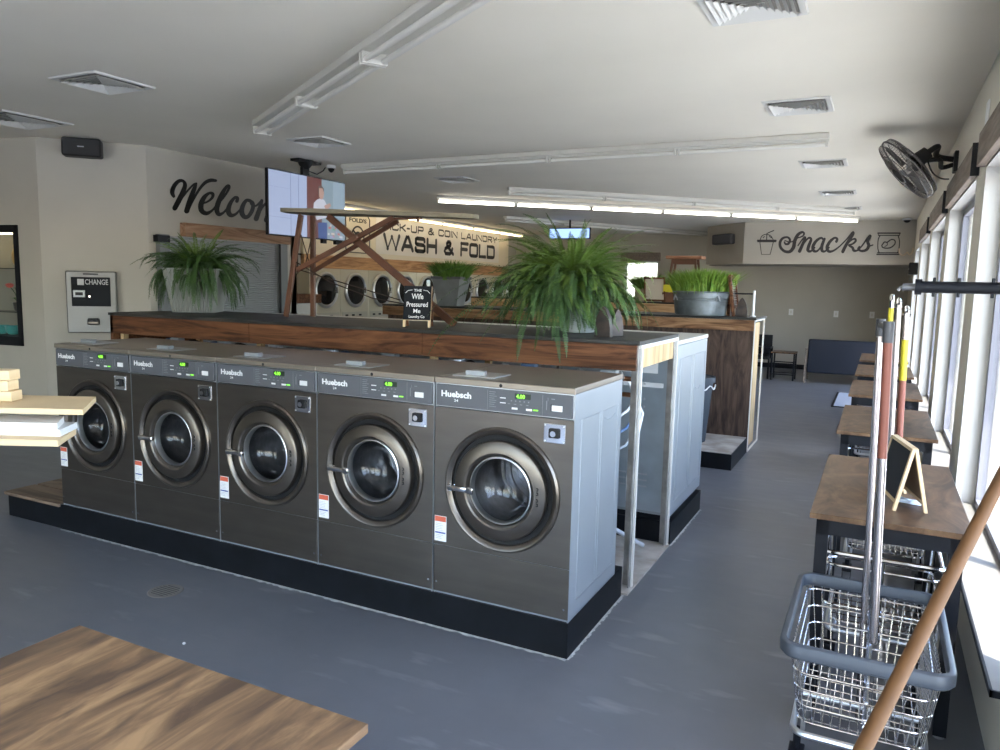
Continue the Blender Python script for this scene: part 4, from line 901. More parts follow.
# ================================================================== ON THE FIRST COUNTER
ZC = 1.367
def fern_fronds(b, n, L0, el_lo, el_hi, bend_lo, bend_hi, leaf, seed, cz, c=(0, 0), bias=None, zmin=None):
    random.seed(seed)
    for i in range(n):
        a = random.uniform(0, 2*PI); L = L0*random.uniform(.62, 1.1)
        if bias: L *= 1+bias[0]*math.cos((2 if len(bias) > 2 else 1)*(a-bias[1]))
        el = math.radians(random.uniform(el_lo, el_hi)); bend = math.radians(random.uniform(bend_lo, bend_hi)); tw = random.uniform(-.5, .5)
        N = 26; r0 = random.uniform(0, .07); p = Vector((c[0]+r0*math.cos(a), c[1]+r0*math.sin(a), cz)); pts = [p.copy()]
        for k in range(N):
            s = k/N; th = max(el-bend*s**1.15, math.radians(-86)); aa = a+tw*s
            p = p + Vector((math.cos(th)*math.cos(aa), math.cos(th)*math.sin(aa), math.sin(th)))*(L/N)
            if zmin is not None and p.z < .012 and p.y > zmin: break
            pts.append(p.copy())
        N = len(pts)-1
        roll = random.uniform(-.5, .5)
        for k in range(2, N+1):
            p, q = pts[k-1], pts[k]; d = (q-p)
            if d.length < 1e-5: continue
            d.normalize(); sd = d.cross(V(0, 0, 1)); sd = sd.normalized() if sd.length > .05 else V(-math.sin(a), math.cos(a), 0)
            up = sd.cross(d); sd = sd*math.cos(roll)+up*math.sin(roll); up = sd.cross(d)
            s = k/N; ll = leaf*min(1, s*3.2+.15)*(1-s)**.55*random.uniform(.8, 1.12)+.004
            for sub in (0, .5):
                o = p.lerp(q, sub)
                for sg in (-1, 1):
                    tip = o + sd*sg*ll + d*ll*.4 - up*ll*random.uniform(.0, .45); m_ = o.lerp(tip, .42); w_ = d*.0046
                    b.quad(o, m_+w_, tip, m_-w_)
            sw = sd*.0011; b.quad(p-sw, p+sw, q+sw, q-sw)
def blades(b, n, rx, ry, h, seed, z, spread=.35, w=.004):
    random.seed(seed)
    for i in range(n):
        a = random.uniform(0, 2*PI); r = math.sqrt(random.random()); x = rx*r*math.cos(a); y = ry*r*math.sin(a)
        L = h*random.uniform(.6, 1.1)*(1-.2*r); lx = math.cos(a)*r*spread*L*random.uniform(.4, 1.6)+random.uniform(-.2, .2)*L; ly = math.sin(a)*r*spread*L*random.uniform(.4, 1.6)+random.uniform(-.2, .2)*L
        t_ = random.uniform(0, PI); s = V(math.cos(t_), math.sin(t_), 0)*w
        p0 = V(x, y, z); p1 = V(x+lx*.35, y+ly*.35, z+L*.6); p2 = V(x+lx, y+ly, z+L*.95)
        b.quad(p0-s, p0+s, p1+s, p1-s); b.bm.faces.new([b.bm.verts.new(v) for v in (p1-s, p1+s, p2)])
        if i % 2 == 0:                                      # small side leaflets
            for kk in range(3):
                o = p0.lerp(p1, .5+.2*kk); dd = V(math.cos(t_+kk*2), math.sin(t_+kk*2), .7)*.022; b.bm.faces.new([b.bm.verts.new(v) for v in (o, o+dd+V(0, 0, .006), o+dd*1.1-V(0, 0, .004))])
# big fern in a metal bucket
pb_ = (-1.64, 4.34)
t = thing('potted_fern', 'big bushy Boston fern in a galvanised bucket spilling over the bulkhead end', 'plant', (*pb_, ZC), 0)
b = MB(); b.lathe([(.085, 0), (.10, .003), (.128, .27), (.135, .275), (.128, .28), (.12, .27), (.09, .02)], (0, 0, 0), 'z', 36)
for z in (.06, .09): b.lathe([(.094+z*.09, z-.006), (.100+z*.09, z), (.094+z*.09, z+.006)], (0, 0, 0), 'z', 36)
b.build('bucket', mat('bucket_steel', (.55, .60, .63), .35, .6, noise=.1, nscale=7), t, True, 50)
b = MB(); b.lathe([(.118, .25), (0, .255)], (0, 0, 0), 'z', 24); b.build('soil', soil, t)
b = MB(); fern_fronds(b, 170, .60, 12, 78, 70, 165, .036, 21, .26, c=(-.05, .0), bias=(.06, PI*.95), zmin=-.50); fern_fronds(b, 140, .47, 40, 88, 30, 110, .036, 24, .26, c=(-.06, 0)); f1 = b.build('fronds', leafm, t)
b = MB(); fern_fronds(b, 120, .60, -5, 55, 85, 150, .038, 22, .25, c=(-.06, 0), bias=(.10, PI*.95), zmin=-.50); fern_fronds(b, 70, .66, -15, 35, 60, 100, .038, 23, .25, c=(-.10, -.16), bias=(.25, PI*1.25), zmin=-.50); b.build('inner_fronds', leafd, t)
# planter fern, left
t = thing('potted_fern', 'dark green fern in a ribbed grey square planter at the left counter end', 'plant', (-4.98, 4.42, ZC), math.radians(34))
def ribbed(b, w0, w1, h, ribs=0, th=.01):
    for q in range(4):
        ca, sa = math.cos(q*PI/2), math.sin(q*PI/2); R_ = lambda x, y, z: (x*ca-y*sa, x*sa+y*ca, z)
        if ribs:
            for k in range(ribs):
                f0, f1_ = -1+2*k/ribs, -1+2*(k+1)/ribs; fm = (f0+f1_)/2
                b.quad(R_(f0*w0, -w0, 0), R_(fm*w0, -w0-.008, 0), R_(fm*w1, -w1-.008, h), R_(f0*w1, -w1, h)); b.quad(R_(fm*w0, -w0-.008, 0), R_(f1_*w0, -w0, 0), R_(f1_*w1, -w1, h), R_(fm*w1, -w1-.008, h))
        else: b.quad(R_(-w0, -w0, 0), R_(w0, -w0, 0), R_(w1, -w1, h), R_(-w1, -w1, h))
        b.quad(R_(-w1, -w1, h), R_(w1, -w1, h), R_(w1-th, -w1+th, h), R_(-w1+th, -w1+th, h)); b.quad(R_(-w1+th, -w1+th, h), R_(w1-th, -w1+th, h), R_(w1-th, -w1+th, h-.06), R_(-w1+th, -w1+th, h-.06))
b = MB(); ribbed(b, .155, .21, .35, 17); b.quad((-.155, -.155, .001), (.155, -.155, .001), (.155, .155, .001), (-.155, .155, .001)); b.build('planter', mat('ribbed_planter_grey', (.27, .28, .27), .5, .3), t)
b = MB(); b.box((-.19, -.19, .29), (.19, .19, .30)); b.build('soil', soil, t)
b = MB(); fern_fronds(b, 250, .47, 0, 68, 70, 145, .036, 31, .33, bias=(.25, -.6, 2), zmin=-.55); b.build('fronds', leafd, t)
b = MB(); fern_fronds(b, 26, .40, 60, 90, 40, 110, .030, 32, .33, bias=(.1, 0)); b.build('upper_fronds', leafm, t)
# ironing board
t = thing('ironing_board', 'antique wooden ironing board with crossed brown legs standing on the first counter', 'ironing board', (-3.4, 4.35, ZC)); of = atoff(t)
YI = 4.35
def I(x, y, dy=0): return PY(x, y, YI+dy)
zt_ = PY(340, 212, YI).z
outl = []
xl, xr = PY(287, 210, YI).x, PY(476, 216, YI).x
for k in range(25):
    s = k/24; x = xl+(xr-xl)*s
    w_ = .15*min(1, (s/.05)**.5 if s < .05 else 1)*(1-.62*max(0, s-.25)/.75) if s < .985 else .035
    outl.append((x, w_+.005))
zb0, zb1 = PY(300, 213, YI).z, PY(470, 219, YI).z
zf = lambda x: zb0+(zb1-zb0)*(x-xl)/(xr-xl)
b = MB(of); top = [(x, YI-.0-w_, zf(x)) for x, w_ in outl]+[(x, YI+w_, zf(x)) for x, w_ in reversed(outl)]; b.prism(top, (0, 0, .028)); b.build('board_top', ironboard, t)
def leg(x0, y0, x1, y1, dy0, dy1, w_=.045, nm='leg', toz=None):
    p = I(x0, y0, dy0); q = I(x1, y1, dy1)
    if toz is not None: p = Vector((p.x, p.y, toz))
    b = MB(of); b.obox(p, q, .022, w_, (q-p).cross(V(0, 1, 0)), .004); b.build(nm, ironw, t)
leg(286, 317, 301, 215, -.09, -.09, .04, toz=ZC+.008); leg(313, 313, 313, 216, .07, .07, .04, toz=ZC+.008)
leg(455, 321, 328, 216, -.06, -.02, .05, toz=ZC+.008)
leg(297, 270, 393, 218, -.08, -.06, .036, 'brace'); leg(312, 272, 398, 221, .06, .04, .03, 'brace')
leg(455, 321, 330, 217, .09, .09, .035, 'leg', toz=ZC+.008)
b = MB(of); b.cyl(I(300, 215, -.1), I(300, 215, .1), .011, 8); b.cyl(I(357, 237, -.12), I(357, 237, .12), .010, 8); b.cyl(I(314, 300, -.1), I(314, 300, .09), .006, 6); b.build('cross_rod', ironw, t)
b = MB(of); b.tube([I(301, 235, -.09), I(309, 262, .0), I(313, 278, .06)], .004, 5); b.tube([I(312, 235, .07), I(306, 262, 0), I(296, 275, -.08)], .004, 5); b.tube([I(296, 262, -.1), I(330, 282, 0), I(372, 298, .04), I(405, 304, .05)], .004, 5); b.tube([I(300, 270, -.08), I(350, 285, .0), I(400, 300, .05)], .004, 5); b.build('wire_brace', mat('rusty_wire', (.06, .04, .03), .6, .4), t)
b = MB(of); b.obox(I(393, 219, -.03), I(421, 218, -.03), .03, .012); b.cyl(I(418, 220, -.06), I(418, 220, .0), .012, 8); b.build('catch_lever', ironw, t)
# chalk sign on the counter
def text_on(b, s, o_, ex, ey, w_, h_, off=0): text_mb(b, s, o_, ex, ey, w_, h_, .0012, off, True)
t = thing('chalkboard_sign', 'small A-frame chalkboard with white hand lettering beside the ironing board foot', 'chalkboard', (-2.62, 4.06, ZC), math.radians(22))
wd, hh = .088, .255
nrm = Vector((0, -1, .16)).normalized(); upv = Vector((0, .16, 1)).normalized()
for sg, nm in ((1, 'front'), (-1, 'back')):
    b = MB()
    for x in (-wd+.008, wd-.008): b.obox((x, -.055*sg, 0), (x, -.004*sg, hh), .016, .012, (0, 1, 0))
    b.obox((-wd, -.004*sg, hh-.01), (wd, -.004*sg, hh-.01), .012, .016); b.obox((-wd, -.046*sg, .05), (wd, -.046*sg, .05), .012, .016); b.build('wood_frame', pine if sg > 0 else brownb, t)
    b = MB(); b.prism([(-wd+.001, -.058*sg, .045), (wd-.001, -.058*sg, .045), (wd-.001, -.014*sg, hh+.002), (-wd+.001, -.014*sg, hh+.002)], (0, .004*sg, 0)); b.build('slate', chalk, t)
u = Vector((0, .04, .215)).normalized()
def cp(z): s = (z-.042)/(hh-.05); s = (z-.045)/(hh-.043); return Vector((0, -.058+.044*s-.0008, z))
b = MB()
for s, z, w_, h_ in (('THE', .222, .05, .016), ('Wife', .176, .075, .034), ('Pressured', .128, .135, .030), ('Me', .089, .045, .026), ('Laundry Co', .058, .10, .016)): text_on(b, s, cp(z), (1, 0, 0), u, w_, h_, .012)
for sg in (-1, 1): b.tube([cp(.232)+V(sg*.035, 0, 0), cp(.228)+V(sg*.062, 0, 0), cp(.212)+V(sg*.078, 0, 0)], .0018, 5)
b.build('chalk_lettering', white, t)
# sad irons
def sad_iron(loc, rz, lab, sc=1):
    t = thing('flat_iron', lab, 'iron', loc, rz)
    L = .17*sc; wq = .05*sc
    out = [(-wq, 0), (-wq*.98, L*.3), (-wq*.75, L*.65), (-wq*.35, L*.9), (0, L), (wq*.35, L*.9), (wq*.75, L*.65), (wq*.98, L*.3), (wq, 0)]
    b = MB(); b.prism([(x, 0, z) for x, z in out], (0, .03*sc, 0)); b.build('sole', castiron, t)
    b = MB(); b.tube([tuple(p) for p in smoothpts([(0, .03*sc, L*.2), (0, .07*sc, L*.18), (0, .085*sc, L*.25), (0, .085*sc, L*.6), (0, .07*sc, L*.68), (0, .03*sc, L*.66)], 4)], .008*sc, 8); b.build('handle', blk, t, True)
    return t
pi1 = PY(602, 335, 4.02); sad_iron((pi1.x, 4.02, ZC), math.radians(-12), 'antique brown flat iron upright before the fern bucket')
pi2 = PY(613, 333, 4.15); sad_iron((pi2.x+.02, 4.17, ZC), math.radians(60), 'second dark flat iron right of the brown one near the bucket', .9)
# ================================================================== ON THE SECOND AND THIRD COUNTERS
ptl = PY(700, 316, 8.15)
t = thing('potted_grass', 'bright green grass in a wide galvanised tub on the second counter', 'plant', (ptl.x, 8.15, ZC))
b = MB(); b.lathe([(.255, 0), (.262, .004), (.29, .235), (.30, .24), (.295, .252), (.282, .245), (.25, .02)], (0, 0, 0), 'z', 48)
for z in (.155, .175): b.lathe([(.257+z*.135, z-.005), (.265+z*.135, z), (.257+z*.135, z+.005)], (0, 0, 0), 'z', 48)
b.build('tub', tubm, t, True, 50)
b = MB()
for a in (-.75, PI-.75+1.5): b.tube([(.30*math.cos(a)+.02*math.sin(k*PI/5)*1, .30*math.sin(a)+.0+.03*math.cos(k*PI/5), .21-.03+.03*math.cos(k*PI/5*2)) for k in range(10)], .005, 5, closed=True)
b.build('ring_handle', chrome_b, t)
b = MB(); b.lathe([(.27, .2), (0, .21)], (0, 0, 0), 'z', 24); b.build('soil', soil, t)
b = MB(); blades(b, 2800, .28, .28, .32, 41, .20, .5, .005); b.build('grass', leafy, t)
pg = PY(451, 303, 8.1)
t = thing('potted_grass', 'small tuft of grass in a dark grey square tapered planter on the second counter', 'plant', (pg.x, 8.1, ZC), math.radians(8))
b = MB(); ribbed(b, .125, .185, .35, 0); b.build('planter', mat('zinc_planter', (.17, .18, .185), .5, .2, noise=.12, nscale=8), t)
b = MB(); b.box((-.17, -.17, .29), (.17, .17, .30)); b.build('soil', soil, t)
b = MB(); 
for q in range(4):
    ca, sa = math.cos(q*PI/2), math.sin(q*PI/2); b.obox((-.19*ca+.19*sa, -.19*sa-.19*ca, .34), (.19*ca+.19*sa, .19*sa-.19*ca, .34), .012, .03)
b.build('rim', mat('planter_rim', (.07, .075, .08), .5), t)
b = MB(); blades(b, 1500, .19, .19, .27, 42, .31, .8, .005); b.build('grass', leafk, t)
# things behind the tub
zz = ZC
def leaner(name, lab, cat, x0, y0, x1, y1, Y, w_, m):
    p = PY(x0, y0, Y); q = PY(x1, y1, Y); p.z = zz+.003; b = MB(); b.obox(p, q, .03, w_, (1, 0, 0), .004); return b
t = thing('washboard', 'brown wooden frame leaning at the right of the galvanised tub', 'washboard', (-1.335, 8.12, zz), math.radians(90)); 
b = MB(); b.obox((-.14, 0, .004), (-.14, .06, .41), .03, .04, (1, 0, 0)); b.obox((.14, 0, .004), (.14, .06, .41), .03, .04, (1, 0, 0)); b.obox((-.15, .058, .40), (.15, .058, .40), .025, .05); b.obox((-.13, .012, .10), (.13, .012, .10), .025, .03); b.build('frame', brownb, t)
b = MB()
for k in range(14): b.cyl((-.125, .02+k*.0025, .12+k*.018), (.125, .02+k*.0025, .12+k*.018), .006, 6)
b.build('ribs', chrome_b, t)
pI = PY(742, 309, 8.05); sad_iron((pI.x, 8.02, zz), 0, 'dark flat iron upright at the aisle end of the second counter', 1.15)
t = thing('towel_rod', 'thin white upright with a dark cross rod at the second counter end', 'rod', (-1.17, 8.15, zz)); 
b = MB(); b.cyl((0, 0, 0), (0, 0, .27), .013, 10); b.lathe([(.03, 0), (.03, .01), (.013, .015)], (0, 0, 0), 'z', 16); b.build('upright', white, t, True)
b = MB(); b.cyl((-.25, .02, .235), (0, 0, .235), .008, 8); b.build('cross_rod', blackm, t)
b = MB(); b.box((-.265, .005, 0), (-.235, .035, .24)); b.build('post', brownb, t)
# wooden stool behind
pS = PY(686, 262, 8.9)
Y3 = 12.25; ZC3 = 1.411
pl_ = PY(668, 256, Y3); pr_ = PY(704, 256, Y3)
t = thing('wooden_stool', 'old reddish wooden stool whose seat shows above the tub grass', 'stool', ((pl_.x+pr_.x)/2, Y3, ZC3)); hw = (pr_.x-pl_.x)/2; zt2 = pl_.z-ZC3
b = MB(); b.box((-hw, -.16, zt2-.05), (hw, .16, zt2), .012); b.build('seat', wood('reddish_stool_wood', (.18, .08, .04), (.33, .16, .09), (.42, .24, .15), .5, 1.3, (1, 6, 6), 2), t)
for sx in (-1, 1):
    for sy_ in (-1, 1):
        b = MB(); b.obox((sx*(hw-.03), sy_*.15, 0), (sx*(hw-.11), sy_*.11, zt2-.05), .035, .035, (0, 1, 0), .006); b.build('leg', ironw, t)
b = MB(); b.box((-hw+.1, -.13, zt2-.13), (hw-.1, -.11, zt2-.05)); b.box((-hw+.1, .11, zt2-.13), (hw-.1, .13, zt2-.05)); b.build('apron', ironw, t)
pq = PY(646, 285, Y3)
t = thing('potted_grass', 'distant small green plant in a box on the farthest counter below the far window', 'plant', (PY(645, 300, Y3).x, Y3+.22, ZC3))
b = MB(); b.box((-.22, -.1, 0), (.22, .1, .22), .004); b.build('box', mat('plant_box_tan', (.36, .30, .22), .6), t)
b = MB(); blades(b, 700, .24, .12, .3, 43, .2, .8, .008); b.build('grass', leafk, t)
pf = PY(655, 300, Y3-.2)
t = thing('tabletop_easel', 'slanted pale board in a brown frame on the farthest counter', 'frame', (pf.x, Y3-.22, ZC3), math.radians(-10))
b = MB(); 
for x in (-.17, .17): b.obox((x+.03, -.05, .004), (x-.05, .06, .40), .025, .02, (1, 0, 0))
b.obox((-.15, -.04, .03), (.21, -.04, .03), .02, .025); b.obox((-.22, .05, .38), (.12, .05, .38), .02, .025); b.build('frame', brownb, t)
b = MB(); b.quad((-.14, -.042, .03), (.20, -.042, .03), (.12, .055, .38), (-.22, .055, .38)); b.build('board', mat('pale_board', (.50, .45, .38), .6), t)
t = thing('detergent_box', 'small dark and yellow carton behind the left end of the tub', 'box', (PY(672, 300, Y3).x, Y3-.2, ZC3)); 
b = MB(); b.box((-.10, -.06, 0), (.10, .06, .16), .003); b.build('carton', ironw, t); b = MB(); b.box((-.085, -.063, .165), (.1, .06, .28)); b.build('lid', yellow, t)
# ================================================================== FAR SEATING
t = thing('booth_bench', 'navy upholstered booth bench with wooden legs near the snack wall', 'bench', (-.55, 14.6, 0)); of = atoff(t)
b = MB(of); b.box((-1.10, 14.5, .19), (.10, 14.62, .79), .02); b.build('back_panel', navy, t)
b = MB(of); b.box((-1.08, 14.62, .30), (.08, 15.15, .46), .03); b.build('seat', navy, t)
for x in (-1.13, .10):
    for y in (14.52, 15.1):
        b = MB(of); b.box((x-.02, y, 0), (x+.02, y+.045, .62 if y < 15 else .30), .003); b.build('leg', ironw if x > 0 else hdrw, t)
def sidetab(loc, w_, h_, lab, rz=0):
    t = thing('side_table', lab, 'side table', loc, rz, 'nesting side tables by the snack wall')
    b = MB(); b.box((-w_/2, -.2, h_-.025), (w_/2, .2, h_), .003); b.build('table_top', plytab, t)
    for x in (-w_/2+.02, w_/2-.02):
        for y in (-.18, .18):
            b = MB(); b.box((x-.014, y-.014, 0), (x+.014, y+.014, h_-.025)); b.build('leg', blackm, t)
    b = MB()
    for y in (-.18, .18): b.box((-w_/2+.02, y-.01, .1), (w_/2-.02, y+.01, .12)); b.box((-w_/2+.02, y-.01, .3), (w_/2-.02, y+.01, .32))
    b.build('stretcher', blackm, t); return t
pT = PY(783, 375, 14.8)
sidetab((pT.x, 14.8, 0), .42, .52, 'small black side table with brown top left of the navy bench')
t = thing('chair', 'black low chair at the left of the side table, cut off by the plywood end', 'chair', (-2.0, 14.9, 0))
b = MB(); b.box((-.25, -.22, .36), (.22, .22, .43), .02); b.build('seat', blk, t)
for x in (-.23, .22):
    for y in (-.2, .2):
        b = MB(); b.box((x-.015, y-.015, 0), (x+.015, y+.015, .58 if y > 0 or x > 0 else .36)); b.build('leg', blackm, t)
b = MB(); b.box((-.24, -.215, .56), (.24, .215, .585), .006); b.build('arm_rail', blackm, t)
b = MB(); b.box((-.25, .2, .36), (.22, .23, .8), .01); b.build('backrest', blk, t)
for x, z, lab in ((791, 312, 'white wall plate above the side table'), (836, 314, 'white wall plate above the middle of the navy bench'), (872, 315, 'white wall plate above the right end of the navy bench'), (868, 318, None)):
    if not lab: continue
    p = PY(x, z, 16.948); t = thing('wall_plate', lab, 'wall plate', p, 0, 'white wall plates on the snack wall')
    b = MB(); b.box((-.045, -.008, -.065), (.045, 0, .065), .003); b.build('plate', white, t); b = MB(); b.box((-.015, -.012, -.03), (.015, -.008, .03)); b.build('switch', whitep, t)
b = MB(); b.box((-.50, 11.75, .0005), (.15, 13.4, .008)); t = tag(placed(b, 'floor_mat', mat('pale_blue_mat', (.42, .47, .58), .7), (-.2, 12.5, 0)), 'pale blue grey mat with dark edge on the floor by the far tables', 'mat')
b = MB((-.2, 12.5, 0)); b.box((-.53, 11.72, .0005), (-.50, 13.4, .012)); b.box((-.53, 11.72, .0005), (.15, 11.75, .012)); b.build('dark_edging', black, t)
# far end of the right wall: black box, antler hook, phone
t = thing('wall_box', 'small black box mounted at the far end of the window wall', 'box', (XR-.002, 13.0, 2.02)); b = MB(); b.box((-.12, -.1, -.10), (0, .1, .08), .01); b.build('case', blk, t); b = MB(); b.box((-.124, -.03, -.03), (-.12, .03, .0)); b.build('sensor', white, t)
b = MB((0, 0, 0)); t = thing('antler_hook', 'cream antler shaped hook near the right end of the snack soffit', 'hook', (.35, 15.195, 2.36))
b.tube([tuple(p) for p in smoothpts([(0, 0, 0), (-.06, -.04, -.06), (-.12, -.05, -.02), (-.13, -.05, .06)], 4)], .012, 6); b.tube([tuple(p) for p in smoothpts([(0, 0, 0), (.04, -.04, -.05), (.08, -.05, 0), (.085, -.05, .07)], 4)], .012, 6); b.build('antlers', mat('antler', (.62, .5, .36), .5), t, True)
# ================================================================== WALL FAN
pF = PX(957, 168, XR)
t = thing('wall_fan', 'black caged wall fan on the right wall tilted toward the ceiling', 'fan', (XR, 7.0, 2.66)); of = atoff(t)
cF = (PY(885, 145, 6.8)+PY(930, 193, 6.8))/2; cF = Vector((cF.x-.0, 6.8, cF.z))
ax = Vector((-.72, -.10, -.66)).normalized()                # facing direction of the fan
# disc plane: perpendicular to ax
e1 = ax.cross(V(0, 1, 0)).normalized(); e2 = ax.cross(e1).normalized(); RF = .275
wirem = mat('fan_cage', (.10, .09, .085), .4, .6)
b = MB(of)
def circ(r, d, n=40): return [cF + ax*d + (e1*math.cos(2*PI*k/n)+e2*math.sin(2*PI*k/n))*r for k in range(n)]
for r, d, w_ in ((RF, 0, .006), (RF*.97, .04, .003), (RF*.97, -.04, .003), (.18, .065, .003), (.18, -.065, .003), (.07, .075, .004), (.07, -.075, .004)): b.tube(circ(r, d), w_, 5, closed=True)
for k in range(72):
    a = 2*PI*k/72; v = e1*math.cos(a)+e2*math.sin(a)
    b.tube([cF+v*.06+ax*.075, cF+v*.18+ax*.065, cF+v*RF*.97+ax*.04, cF+v*RF, cF+v*RF*.97-ax*.04, cF+v*.18-ax*.065, cF+v*.06-ax*.075], .0016, 3, cap=False)
b.build('cage', wirem, t)
b = MB(of); b.cyl(cF+ax*.07, cF+ax*.08, .07, 24); b.build('cap', blk, t, True)
for q in range(4):
    b = MB(of); a0 = q*PI/2; P0 = []
    for r_, da, ex in ((.04, -.25, .02), (.22, -.30, .03), (.24, .0, .0), (.22, .35, -.03), (.04, .25, -.02)):
        v = e1*math.cos(a0+da)+e2*math.sin(a0+da); P0.append(cF+v*r_+ax*ex)
    b.prism(P0, ax*.003); b.build('blade', mat('fan_blade_grey', (.22, .21, .20), .4, .3), t)
b = MB(of); b.cyl(cF-ax*.04, cF-ax*.18, .065, 24, .05); b.build('motor', blk, t, True)
end = Vector((XR-.03, 7.05, 2.70))
b = MB(of); m0 = cF-ax*.16; b.tube([tuple(p) for p in smoothpts([m0, m0+V(.08, .05, .06), end+V(-.12, -.02, .03), end], 5)], .022, 8)
b.tube([tuple(p) for p in smoothpts([m0+V(0, 0, -.05), m0+V(.10, .05, -.04), end+V(-.08, -.02, -.06), end+V(0, 0, -.04)], 5)], .018, 8); b.build('bracket_arm', blk, t, True)
b = MB(of); b.box((XR-.03, 6.98, 2.60), (XR-.001, 7.12, 2.76), .006); b.build('wall_plate', blk, t)
b = MB(of); b.tube([tuple(p) for p in smoothpts([m0, m0+V(.05, .0, -.13), end+V(-.08, 0, -.14), end+V(-.02, 0, -.15)], 5)], .006, 6); b.build('cord', blk, t, True)
b = MB(of); b.box((XR-.035, 6.98, 2.50), (XR-.001, 7.06, 2.58), .004); b.build('outlet_box', whitep, t)
b = MB(); p = PX(989, 110, XR); t = thing('wall_plate', 'thin white plate high on the right wall at the photo edge', 'wall plate', (XR-.001, 5.1, 2.64)); b.box((-.01, -.05, -.08), (0, .05, .08), .003); b.build('plate', white, t)
# ================================================================== FOLDING TABLES along the windows
TZ = .80
def table():
    t = thing('folding_table', 'x', 'table'); w_, L = .545, 1.19
    b = MB(); b.box((0, 0, TZ-.022), (w_, L, TZ), .003); b.build('table_top', plytab, t)
    b = MB(); i = .025
    b.box((i, i+.0, TZ-.085), (w_-i, i+.035, TZ-.023)); b.box((i, L-i-.035, TZ-.085), (w_-i, L-i, TZ-.023)); b.box((i, i, TZ-.085), (i+.035, L-i, TZ-.023)); b.box((w_-i-.035, i, TZ-.085), (w_-i, L-i, TZ-.023)); b.build('frame', blackm, t)
    for x in (i, w_-i-.045):
        for y in (i, L-i-.045):
            b = MB(); b.box((x, y, 0.012), (x+.045, y+.045, TZ-.023)); lg = b.build('leg', blackm, t)
            b = MB(); b.cyl((x+.0225, y+.0225, 0), (x+.0225, y+.0225, .014), .02, 10); b.build('foot', chrome_b, lg)
    b = MB(); b.box((w_-i-.03, i+.03, .10), (w_-i-.01, L-i-.03, .14)); b.build('side_stretcher', blackm, t)
    return t
T0 = table(); tl = ['nearest folding table with a blank chalkboard standing on it, brown top and black frame', 'second brown topped table from the camera along the windows', 'third brown topped table from the camera along the windows', 'fourth brown topped table, in front of the smallest visible one', 'farthest brown topped table along the windows, nearest the navy bench']
for k, y in enumerate((3.07, 5.02, 6.88, 8.62, 10.45)):
    o = T0 if k == 0 else dup(T0); o.location = (-.185, y, 0); o['label'] = tl[k]; o['group'] = 'brown topped tables along the windows'
# foreground table
t = thing('folding_table', 'close plywood topped table filling the bottom left corner', 'table', (-1.25, .75, 0)); of = atoff(t)
b = MB(of); b.box((-1.69, -.15, TZ-.02), (-.825, 1.115, TZ), .002); b.build('table_top', plytop, t)
b = MB(of); b.box((-1.65, -.11, TZ-.085), (-.86, 1.08, TZ-.021)); b.build('frame', blackm, t)
for x in (-1.64, -.92):
    for y in (-.1, 1.02):
        b = MB(of); b.box((x, y, 0), (x+.045, y+.045, TZ-.05)); b.build('leg', blackm, t)
# chalkboard on the nearest table
t = thing('chalkboard_sign', 'blank black A-frame chalkboard with a barcode sticker on the nearest table', 'chalkboard', (.128, 3.43, TZ), math.radians(103))
wd, hh, sp = .145, .25, .053
P_ = lambda x, s, z, e=0: Vector((x, s*(sp*(1-z/hh)+.004)+e, z))
for sg in (1, -1):
    b = MB()
    for x in (-wd, wd): b.obox(P_(x, sg, 0), P_(x, sg, hh), .012, .016, (1, 0, 0))
    b.obox(P_(-wd, sg, hh-.006), P_(wd, sg, hh-.006), .012, .014); b.obox(P_(-wd, sg, .035), P_(wd, sg, .035), .012, .014); b.build('wood_frame', pine, t)
    b = MB(); q = [P_(-wd+.004, sg, .03, sg*.004), P_(wd-.004, sg, .03, sg*.004), P_(wd-.004, sg, hh-.004, sg*.004), P_(-wd+.004, sg, hh-.004, sg*.004)]; b.prism(q, (0, -sg*.006, 0)); b.build('slate' if sg > 0 else 'back_slate', chalk if sg > 0 else mat('board_back_brown', (.20, .13, .08), .6), t)
b = MB(); e_ = .0055
def st(x0, x1, z0, z1, ee): return [P_(x0, 1, z0, ee), P_(x1, 1, z0, ee), P_(x1, 1, z1, ee), P_(x0, 1, z1, ee)]
b.prism(st(.075, .135, .045, .115, e_), (0, .0006, 0)); bs = b.build('barcode_sticker', white, t)
b = MB(); random.seed(2)
for k in range(11): b.prism(st(.081+k*.0045, .0825+k*.0045, .052, .068, e_+.0008), (0, .0004, 0))
for k in range(4): b.prism(st(.081, .081+random.uniform(.025, .045), .078+k*.009, .0815+k*.009, e_+.0008), (0, .0004, 0))
b.build('bars', blk, bs)
t = thing('crumpled_paper', 'crumpled pale blue plastic scrap under the blank chalkboard', 'paper', (.16, 3.44, TZ)); b = MB(); random.seed(8)
g = [[b.bm.verts.new((-.05+.1*i/5+random.uniform(-.008, .008), -.035+.07*j/5+random.uniform(-.008, .008), .002+random.uniform(0, .014)*(0 < i < 5 and 0 < j < 5))) for j in range(6)] for i in range(6)]
for i in range(5):
    for j in range(5): b.bm.faces.new((g[i][j], g[i+1][j], g[i+1][j+1], g[i][j+1]))
b.build('sheet', paper, t)
